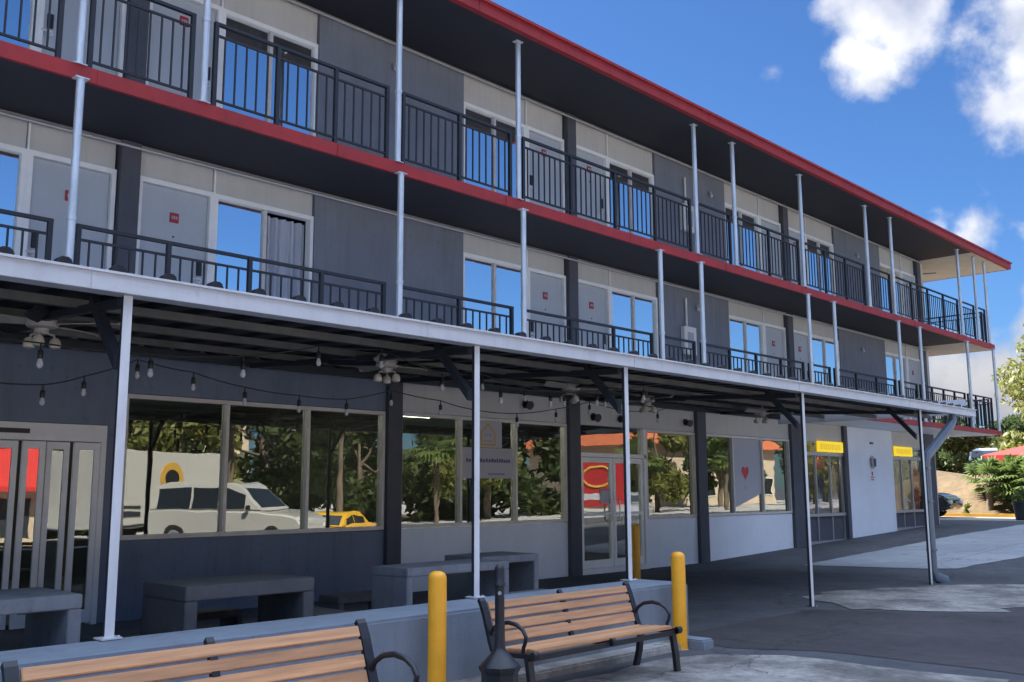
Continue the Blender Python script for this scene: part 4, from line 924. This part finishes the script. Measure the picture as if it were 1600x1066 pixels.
# ------------------------------------------------------------------ vehicles
def make_car(kind, label, cat, paint, loc, rz, group=None):
    """x forward, built on z = 0 at the wheels' foot"""
    t = thing(kind, label, cat, (0, 0, 0), 0, group)
    if kind in ('minivan', 'sport_utility_vehicle'):
        lo = [(-2.35, .35), (-2.38, .95), (-2.30, 1.08), (1.0, 1.06), (1.75, 1.0), (2.25, .86), (2.38, .62), (2.36, .32), (1.9, .24), (-2.0, .24)]
        gh = [(-2.28, 1.06), (-2.12, 1.74), (-1.7, 1.82), (.2, 1.80), (.45, 1.72), (1.22, 1.04)]; wl_, wt = .92, .74; wheels = (-1.45, 1.5); rw = .34
        win = [(-2.05, -1.05), (-.98, -.15), (-.08, .62)]
    else:
        lo = [(-2.25, .40), (-2.28, .80), (-2.15, .95), (-1.45, .98), (.75, .92), (1.6, .84), (2.1, .70), (2.24, .52), (2.2, .28), (1.8, .2), (-1.9, .2)]
        gh = [(-1.75, .95), (-1.05, 1.36), (-.6, 1.42), (.1, 1.40), (.4, 1.32), (1.12, .90)]; wl_, wt = .88, .64; wheels = (-1.35, 1.4); rw = .32
        win = [(-1.2, -.35), (-.28, .55)]
    m = MB().prism(lo, -wl_, wl_, 'y'); obj('body', m, paint, t, smooth=True, bevel=.07, bseg=3)
    m = MB(); n = len(gh); zt = max(z for _, z in gh); zb = min(z for _, z in gh); hw = lambda z: lerp(wl_ - .04, wt, (z - zb) / (zt - zb))
    v = [(x, -hw(z), z) for x, z in gh] + [(x, hw(z), z) for x, z in gh]
    m.add(v, [tuple(range(n)), tuple(range(n, 2 * n))[::-1]] + [(i, n + i, n + (i + 1) % n, (i + 1) % n) for i in range(n)])
    cab = obj('cabin', m, paint, t, smooth=True, bevel=.04, bseg=2)
    def zroof(x):
        for (xa, za), (xb, zb_) in zip(gh, gh[1:]):
            if xa <= x <= xb: return lerp(za, zb_, (x - xa) / (xb - xa))
        return zb
    z0 = zb + .06
    for s in (-1, 1):
        for a, b in win:
            za, zb2 = min(zroof(a) - .10, zt - .13), min(zroof(b) - .10, zt - .13)
            aa = a + (.12 if zroof(a) < zt - .2 else 0)
            q = [(a, z0), (b, z0), (b if zb2 > z0 else b, max(zb2, z0 + .02)), (aa, max(za, z0 + .02))]
            v = [(x, s * (hw(z) + .006), z) for x, z in q] + [(x, s * (hw(z) - .02), z) for x, z in q]
            obj('side_window', MB().add(v, [(0, 1, 2, 3), (7, 6, 5, 4), (0, 4, 5, 1), (1, 5, 6, 2), (2, 6, 7, 3), (3, 7, 4, 0)]), M['car_glass'], t)
    for nm, (pa, pb) in (('windscreen', (gh[-1], gh[-2])), ('rear_window', (gh[0], gh[1]))):
        v = []
        sg = 1 if nm == 'windscreen' else -1
        for off in (.012, -.02):
            for tt in (.15, .88):
                x = lerp(pa[0], pb[0], tt) + off * sg; z = lerp(pa[1], pb[1], tt) + off * .6
                for s in (-1, 1): v.append((x, s * (hw(z) - .1), z))
        obj(nm, MB().add(v, [(0, 1, 3, 2), (4, 6, 7, 5), (0, 4, 5, 1), (2, 3, 7, 6), (0, 2, 6, 4), (1, 5, 7, 3)]), M['car_glass'], t)
    for xw in wheels:
        for s in (-1, 1):
            wq = obj('wheel', MB().cyl((xw, s * (wl_ - .20), rw), (xw, s * (wl_ + .01), rw), rw, n=26), M['tyre'], t, smooth=True, bevel=.02)
            obj('rim', MB().cyl((xw, s * (wl_ - .0), rw), (xw, s * (wl_ + .018), rw), rw * .62, rw * .5, n=18), M['rim'], wq)
    for s in (-1, 1):
        obj('headlight', MB().box(lo[-4][0] - .14, lo[-4][0] + .01, s * wl_ * .78 - .14, s * wl_ * .78 + .14, lo[-4][1] - .06, lo[-4][1] + .07), M['head'], t, bevel=.02)
        obj('tail_light', MB().box(lo[1][0] - .012, lo[1][0] + .1, s * wl_ * .85 - .11, s * wl_ * .85 + .11, lo[1][1] - .12, lo[1][1] + .04), M['tail'], t, bevel=.02)
        obj('wing_mirror', MB().box(.75, .87, s * (wl_ + .02), s * (wl_ + .17), zb + .04, zb + .17) if s > 0 else MB().box(.75, .87, -(wl_ + .17), -(wl_ + .02), zb + .04, zb + .17), M['black'], t, bevel=.02)
    obj('bumper', MB().box(lo[0][0] - .05, lo[0][0] + .1, -wl_ * .95, wl_ * .95, .32, .5), M['trim_white'] if paint is M['paint_white'] else M['black'], t, bevel=.03)
    obj('licence_plate', MB().box(lo[1][0] - .02, lo[1][0] + .02, -.16, .16, .62, .76), M['trim_white'], t)
    t.location = loc; t.rotation_euler = (0, 0, rz); return t
make_car('parked_car', 'dark olive car parked beyond the building end in front of the tan bank', 'car', M['paint_dark'], (33.85, 14.35, gz(34, 13) + .01), -PI / 2 + .1)
make_car('sport_utility_vehicle', 'silver sport utility vehicle on top of the tan bank behind the palmettos', 'car', M['paint_grey'], (63, 20.6, 1.95), 3.46)

# ------------------------------------------------------------------ trees and plants
def leaf_mesh(name, centers, radii, n_per, size, m, parent, flat=.85, hang=0.0, seed=0):
    rg = np.random.default_rng(seed); V = []; 
    for c, r, n in zip(centers, radii, n_per):
        d = rg.normal(size=(n, 3)); d /= np.linalg.norm(d, axis=1)[:, None]
        rr = r * (rg.random(n) ** .45)[:, None]; p = np.array(c) + d * rr * np.array([1, 1, flat])
        a = rg.normal(size=(n, 3)); a /= np.linalg.norm(a, axis=1)[:, None]
        b = np.cross(a, rg.normal(size=(n, 3))); b /= np.linalg.norm(b, axis=1)[:, None]
        s = size * (.5 + rg.random(n))[:, None]
        V.append(np.stack([p - a * s, p + b * s * .38, p + a * s, p - b * s * .38], 1))
    V = np.concatenate(V).reshape(-1, 3); nq = len(V) // 4
    me = bpy.data.meshes.new(name); me.vertices.add(len(V)); me.vertices.foreach_set('co', V.astype(np.float32).ravel())
    me.loops.add(nq * 4); me.loops.foreach_set('vertex_index', np.arange(nq * 4, dtype=np.int32))
    me.polygons.add(nq); me.polygons.foreach_set('loop_start', np.arange(0, nq * 4, 4, dtype=np.int32)); me.polygons.foreach_set('loop_total', np.full(nq, 4, dtype=np.int32))
    me.update(); me.validate(); me.materials.append(m)
    o = bpy.data.objects.new(name, me); COL.objects.link(o); o.parent = parent
    o.matrix_parent_inverse = Matrix.Translation(-parent.location); return o
def tree(label, x, y, z, h, cr, m, seed, nclump=26, per=420, size=.16, group=None, low=.3, name='leafy_tree'):
    rg = random.Random(seed)
    t = thing(name, label, 'tree', (x, y, z), group=group)
    tr = MB(); tr.tube([(x, y, z - .3), (x + .1, y, z + h * .25), (x - .05, y + .1, z + h * .5), (x, y, z + h * .8)], [.05 * h * .6, .035 * h * .6, .022 * h * .6, .008 * h], 8)
    cs, rs = [], []
    for i in range(nclump):
        a = rg.uniform(0, 2 * PI); u = rg.random() ** .6; zz = rg.uniform(low, 1.0)
        prof = math.sin(min(1, (1.02 - zz) / (1.02 - low) * 1.25 + .12) * PI / 2) ** .8 * (.65 + .35 * min(1, (zz - low) / .2))
        r = cr * u * prof; cs.append((x + r * math.cos(a), y + r * math.sin(a), z + h * zz)); rs.append(cr * rg.uniform(.20, .36))
    for c in cs[::2]: 
        s0 = Vector((x, y, z + h * rg.uniform(.25, .55))); e = Vector(c); mid = s0.lerp(e, .5) + Vector((0, 0, -.15)); tr.tube([s0, mid, e], [.012 * h, .007 * h, .003 * h], 6)
    obj('trunk', tr, M['bark'], t, smooth=True)
    leaf_mesh('crown', cs, rs, [per] * len(cs), size, m, t, seed=seed); return t
def fan_palm(label, x, y, z, h, r, seed, n=22, group=None, name='palmetto'):
    rg = random.Random(seed); t = thing(name, label, 'palm', (x, y, z), group=group)
    obj('trunk', MB().lathe([(.13, -.2), (.11, h * .3), (.12, h * .6), (.15, h * .9), (.08, h)], (x, y, z), 10), M['bark'], t, smooth=True)
    V = MB()
    for i in range(n):
        a = rg.uniform(0, 2 * PI); el = rg.uniform(-.35, 1.35); st = r * rg.uniform(.45, .65)
        d = Vector((math.cos(a) * math.cos(el), math.sin(a) * math.cos(el), math.sin(el))); o_ = Vector((x, y, z + h))
        c = o_ + d * st; c.z -= .06 * st; V.tube([o_, o_.lerp(c, .5) + Vector((0, 0, .03)), c], .008, 4)
        side = d.cross(Vector((0, 0, 1))).normalized(); up = side.cross(d)
        for k in range(15):
            an = lerp(-2.0, 2.0, k / 14); ll = r * rg.uniform(.42, .55) * (1 - .15 * abs(an))
            q = (d * math.cos(an) + side * math.sin(an)).normalized(); tip = c + q * ll + Vector((0, 0, -.28 * ll)) + up * rg.uniform(-.05, .05)
            pm = c + q * ll * .5; wv = q.cross(up).normalized() * ll * .10
            V.add([c, pm + wv, tip, pm - wv], [(0, 1, 2, 3)])
    obj('fronds', V, M['leaf_palm'], t); return t
# right edge of the picture
tree('tall pale green feathery tree at the right edge of the picture', 43.0, 9.8, 1.9, 7.6, 3.1, M['leaf_a'], 3, 95, 420, .12, low=.05)
G3 = 'trees beyond the bank'
tree('dark evergreen tree just right of the downspout top', 62, 22.6, 1.9, 2.9, 2.6, M['leaf_b'], 5, 30, 420, .2, G3, .1)
tree('olive green bushy tree under the corner of the lower red edge', 68, 23.6, 1.9, 2.9, 3.0, M['leaf_a'], 6, 30, 450, .19, G3, .05)
tree('dark green tree behind the silver vehicle', 76, 22.5, 1.9, 4.0, 3.4, M['leaf_b'], 8, 30, 420, .2, G3, .1)
tree('pale green tree behind the red tent', 60, 15.0, 1.9, 4.6, 3.2, M['leaf_a'], 9, 36, 450, .2, G3, .05)
tree('dark green low tree right behind the parked olive car', 50, 17.6, 1.8, 2.9, 1.6, M['leaf_b'], 10, 20, 380, .16, G3, .02)
tree('far green tree between the downspout and the bank', 75, 29, 1.9, 3.4, 3.6, M['leaf_b'], 11, 30, 420, .24, G3, .05)
G4 = 'palmettos on the tan bank'
fan_palm('broad fan palmetto at the left of the bank planting', 36.9, 12.0, .7, .8, 1.2, 21, 34, G4)
fan_palm('fan palmetto in the middle of the bank planting', 37.2, 11.3, .8, .75, 1.15, 22, 30, G4)
fan_palm('fan palmetto behind the black planter', 36.8, 10.6, .6, .8, 1.15, 23, 30, G4)
fan_palm('small fan palmetto highest on the bank', 38.5, 11.6, 1.5, .35, .9, 24, 34, G4)
fan_palm('fan palmetto at the right edge behind the planter', 37.8, 10.1, 1.2, .55, 1.05, 25, 36, G4)
tree('low leafy shrub at the foot of the bank behind the planter', 36.6, 10.9, .45, .9, .7, M['leaf_b'], 31, 14, 240, .07, None, .05, 'leafy_shrub')
tree('small green weed tuft by the yellow kerb', 36.1, 12.55, .4, .35, .25, M['leaf_a'], 32, 8, 120, .05, None, .05, 'leafy_shrub')
# planter
pl = thing('planter', 'black tapered planter with a leafy plant at the sunlit drive edge', 'planter', (32.3, 9.6, gz(32.3, 9.6)))
x, y, z = 32.3, 9.6, gz(32.3, 9.6) + .01
obj('pot', MB().lathe([(.17, 0), (.19, .02), (.25, .50), (.275, .52), (.275, .56), (.24, .56), (.23, .50)], (x, y, z), 24), M['pot'], pl, smooth=True)
obj('soil', MB().cyl((x, y, z + .48), (x, y, z + .505), .225, n=20), M['soil'], pl)
leaf_mesh('plant', [(x, y, z + .72), (x + .1, y - .05, z + .85), (x - .1, y + .05, z + .66)], [.22, .16, .18], [160, 90, 90], .06, M['leaf_palm'], pl, seed=4)
# red tent on the bank
tt = thing('red_tent', 'red canvas tent roof on white poles behind the palmettos', 'tent', (46.5, 12.6, 2.0))
tx0, ty0 = 46.5, 12.6
v = [(tx0 - 2.2, ty0 - 2.6, 2.72), (tx0 + 2.2, ty0 - 2.6, 2.72), (tx0 + 2.2, ty0 + 2.0, 2.72), (tx0 - 2.2, ty0 + 2.0, 2.72), (tx0, ty0 - .9, 3.55)]
v2 = [(a, b, c - .35) for a, b, c in v[:4]]
obj('tent_roof', MB().add(v + v2, [(0, 1, 4), (1, 2, 4), (2, 3, 4), (3, 0, 4), (0, 1, 6, 5), (1, 2, 7, 6), (2, 3, 8, 7), (3, 0, 5, 8)]), M['tent'], tt)
for a, b, c in v[:4]: obj('tent_pole', MB().cyl((a, b, 1.8), (a, b, 2.7), .03, n=8), M['trim_white'], tt)

# ------------------------------------------------------------------ the street opposite (seen in the window glass)
make_car('minivan', 'white minivan parked opposite, mirrored in the wide patio window', 'van', M['paint_white'], (14.9, -2.7, gz(14.9, -2.7)), 1.02)
make_car('yellow_cab', 'yellow taxi parked opposite, mirrored low in the patio window', 'car', M['paint_yellow'], (21.7, -7.6, gz(21.7, -7.6)), 2.6)
make_car('street_car', 'blue car parked opposite, mirrored in the sliding doors', 'car', M['paint_blue'], (8.6, -6.5, gz(8, -6)), 2.0)
make_car('shop_side_car', 'silver car parked opposite the far shops', 'car', M['paint_grey'], (38.5, -6.5, gz(38, -6)), 2.6)
tr = thing('box_trailer', 'white box trailer with a round tan emblem, mirrored in the patio window', 'trailer', (14.4, -7.6, -.35))
def rot(m, cx, cy, a):
    m.v = [(cx + px * math.cos(a) - py * math.sin(a), cy + px * math.sin(a) + py * math.cos(a), pz) for px, py, pz in m.v]; return m
ta = 2.75
obj('trailer_box', rot(MB().box(-2.7, 2.7, -1.1, 1.1, .25, 2.55), 14.4, -7.6, ta), M['paint_white'], tr, bevel=.03)
obj('trailer_unit', rot(MB().box(1.7, 2.5, -.4, .4, 2.55, 2.85), 14.4, -7.6, ta), M['paint_white'], tr, bevel=.05)
for s in (-1,):
    m = MB().cyl((0, -1.14, 1.7), (0, -1.105, 1.7), .5, n=30); obj('emblem', rot(m, 14.4, -7.6, ta), M['tag_orange'], tr)
    m = MB().cyl((0, -1.16, 1.7), (0, -1.142, 1.7), .3, n=30); obj('emblem_centre', rot(m, 14.4, -7.6, ta), M['black'], tr)
m = MB().box(-2.55, -2.1, -1.125, -1.105, .75, 1.15); obj('flank_sticker', rot(m, 14.4, -7.6, ta), M['sign_red'], tr)
m = MB().box(1.3, 2.2, -1.125, -1.105, .6, .75).box(1.3, 2.0, -1.125, -1.105, .85, .93).box(-2.6, 2.6, -1.12, -1.104, .3, .36); obj('flank_strip', rot(m, 14.4, -7.6, ta), M['brace'], tr)
for xw in (-.5, .4):
    m = MB().cyl((xw, -1.15, .02), (xw, -.9, .02), .36, n=20).cyl((xw, .9, .02), (xw, 1.15, .02), .36, n=20); obj('wheel', rot(m, 14.4, -7.6, ta), M['tyre'], tr)
# buildings opposite
def far_building(label, x0, x1, y0, y1, h, m, roof, seed, red=False):
    t = thing('street_building', label, 'building', ((x0 + x1) / 2, (y0 + y1) / 2, -.4))
    obj('wall', MB().box(x0, x1, y0, y1, -.6, h), M[m], t)
    obj('roof', MB().box(x0 - .5, x1 + .5, y0 - .5, y1 + .5, h + .002, h + .3) if not red else MB().hexa([(x0 - .7, y0 - .7, h), ((x0 + 1.5), y0 + 1.5, h + 1.8), (x0 - .7, y1 + .7, h), (x0 + 1.5, y1 - 1.5, h + 1.8), (x1 + .7, y0 - .7, h), (x1 - 1.5, y0 + 1.5, h + 1.8), (x1 + .7, y1 + .7, h), (x1 - 1.5, y1 - 1.5, h + 1.8)]), M[roof], t)
    z = .9
    while z + 1.3 < h:
        x = x0 + 1
        while x + 1.6 < x1:
            wn = obj('window', MB().box(x, x + 1.5, y1 + .003, y1 + .06, z, z + 1.3), M['trim_white'], t)
            obj('pane', MB().box(x + .08, x + 1.42, y1 + .062, y1 + .07, z + .08, z + 1.22), M['car_glass'], wn)
            x += 2.6
        if z > 2: obj('balcony_slab', MB().box(x0 + .5, x1 - .5, y1 + .08, y1 + 1.0, z - .35, z - .2), M['trim_white'], t)
        z += 2.9
    return t
far_building('beige four storey building with balconies across the street', 12, 34, -44, -34, 11, 'stucco_beige', 'trim_white', 1)
far_building('orange roofed low building across the street', 50, 66, -24, -14, 4.2, 'stucco_beige', 'stucco_orange', 2, True)
far_building('white low shop building across the street', -14, 4, -26, -17, 4.5, 'trim_white', 'tent', 3)
t = thing('street_kiosk', 'tan kiosk with a red awning band across the street, mirrored in the sliding doors', 'kiosk', (12, -14, -1.3))
obj('wall', MB().box(10.2, 13.4, -15.5, -12.5, -1.4, 2.9), M['stucco_beige'], t)
obj('awning', MB().prism([(-12.48, 2.9), (-11.7, 1.5), (-11.7, 1.35), (-12.48, 1.35)], 10.1, 13.5, 'x'), M['tent'], t)
obj('roof', MB().box(10.0, 13.6, -15.7, -12.3, 2.903, 3.05), M['trim_white'], t)
obj('counter_opening', MB().box(10.8, 12.8, -12.52, -12.49, -.2, 1.1), M['brace'], t)
# red board with a pale ring, mirrored in the glass door
sg = thing('street_sign', 'red roadside board with a pale ring, mirrored in the glass shop door', 'sign', (36.5, -7.0, -.3))
sx, sy, a = 36.5, -7.0, .9
obj('sign_board', rot(MB().box(-1.3, 1.3, -.08, .08, .55, 2.75), sx, sy, a), M['sign_red'], sg, bevel=.01)
ring = MB(); ring.tube([(.0 + .72 * math.cos(q * 2 * PI / 30), .095, 1.95 + .48 * math.sin(q * 2 * PI / 30)) for q in range(28)], .055, 6)
obj('sign_ring', rot(ring, sx, sy, a), M['tag_orange'], sg)
obj('sign_bar', rot(MB().box(-.8, .8, .082, .095, .85, 1.15), sx, sy, a), M['paper'], sg)
for dx in (-1.1, 1.1): obj('sign_leg', rot(MB().box(dx - .06, dx + .06, -.06, .06, -.5, .549), sx, sy, a), M['black'], sg)
# trees and palms opposite
G5 = 'trees across the street'
for i, (x, y, h, cr) in enumerate(((6, -22, 9, 4.5), (13, -21, 9.5, 4.5), (20, -23, 9, 4.5), (27, -21, 10, 4.5), (34, -19, 8.5, 4.2), (41, -17, 8, 4), (-2, -20, 9, 4.5))):
    tree(['tall dark tree in the row behind the trailer', 'tall dark tree in the row behind the minivan', 'tall dark tree in the row behind the taxi', 'tallest dark tree in the row across the street', 'dark tree second to last in the row across the street', 'dark tree ending the row before the orange roof', 'dark tree starting the row across the street'][i],
         x, y, -1.4, h, cr, M['leaf_b'], 80 + i, 30, 300, .3, 'tall trees behind the street', .12)
for i, (x, y, h, cr, lf) in enumerate(((3, -12, 6.5, 3.2, 'leaf_b'), (8, -15, 8, 3.6, 'leaf_b'), (20, -16, 6, 2.8, 'leaf_a'), (27, -13, 6, 2.6, 'leaf_b'), (34, -12, 7, 3.0, 'leaf_a'), (44, -9, 6, 2.6, 'leaf_a'), (52, -10, 7, 3, 'leaf_b'), (60, -8, 5, 2.6, 'leaf_a'), (72, -13, 8, 4.5, 'leaf_b'), (84, -10, 8, 4.5, 'leaf_b'))):
    tree(['dark leafy tree across the street nearest the left', 'tall dark leafy tree across the street behind the trailer', 'pale leafy tree across the street beside the taxi', 'dark leafy tree across the street behind the red board',
          'pale leafy tree across the street before the orange roof', 'pale leafy tree across the street opposite the far shops', 'dark leafy tree across the street beyond the orange roof', 'pale leafy tree far along the street', 'big dark tree far along the street', 'big dark tree farthest along the street'][i],
         x, y, -.4, h, cr, M[lf], 40 + i, 22, 260, .2, G5, .25)
for i, (x, y, h) in enumerate(((18.5, -9.5, 4.4), (28.5, -9.5, 3.6), (41, -8, 3.2), (47, -6.5, 3.4), (24.5, -11, 5.2))):
    fan_palm(['tall fan palm across the street behind the minivan', 'fan palm across the street beside the red board', 'fan palm across the street before the pale tree', 'fan palm across the street opposite the white wall', 'tallest fan palm across the street'][i],
             x, y, -.4, h, 1.6, 60 + i, 30, 'fan palms across the street', 'fan_palm')
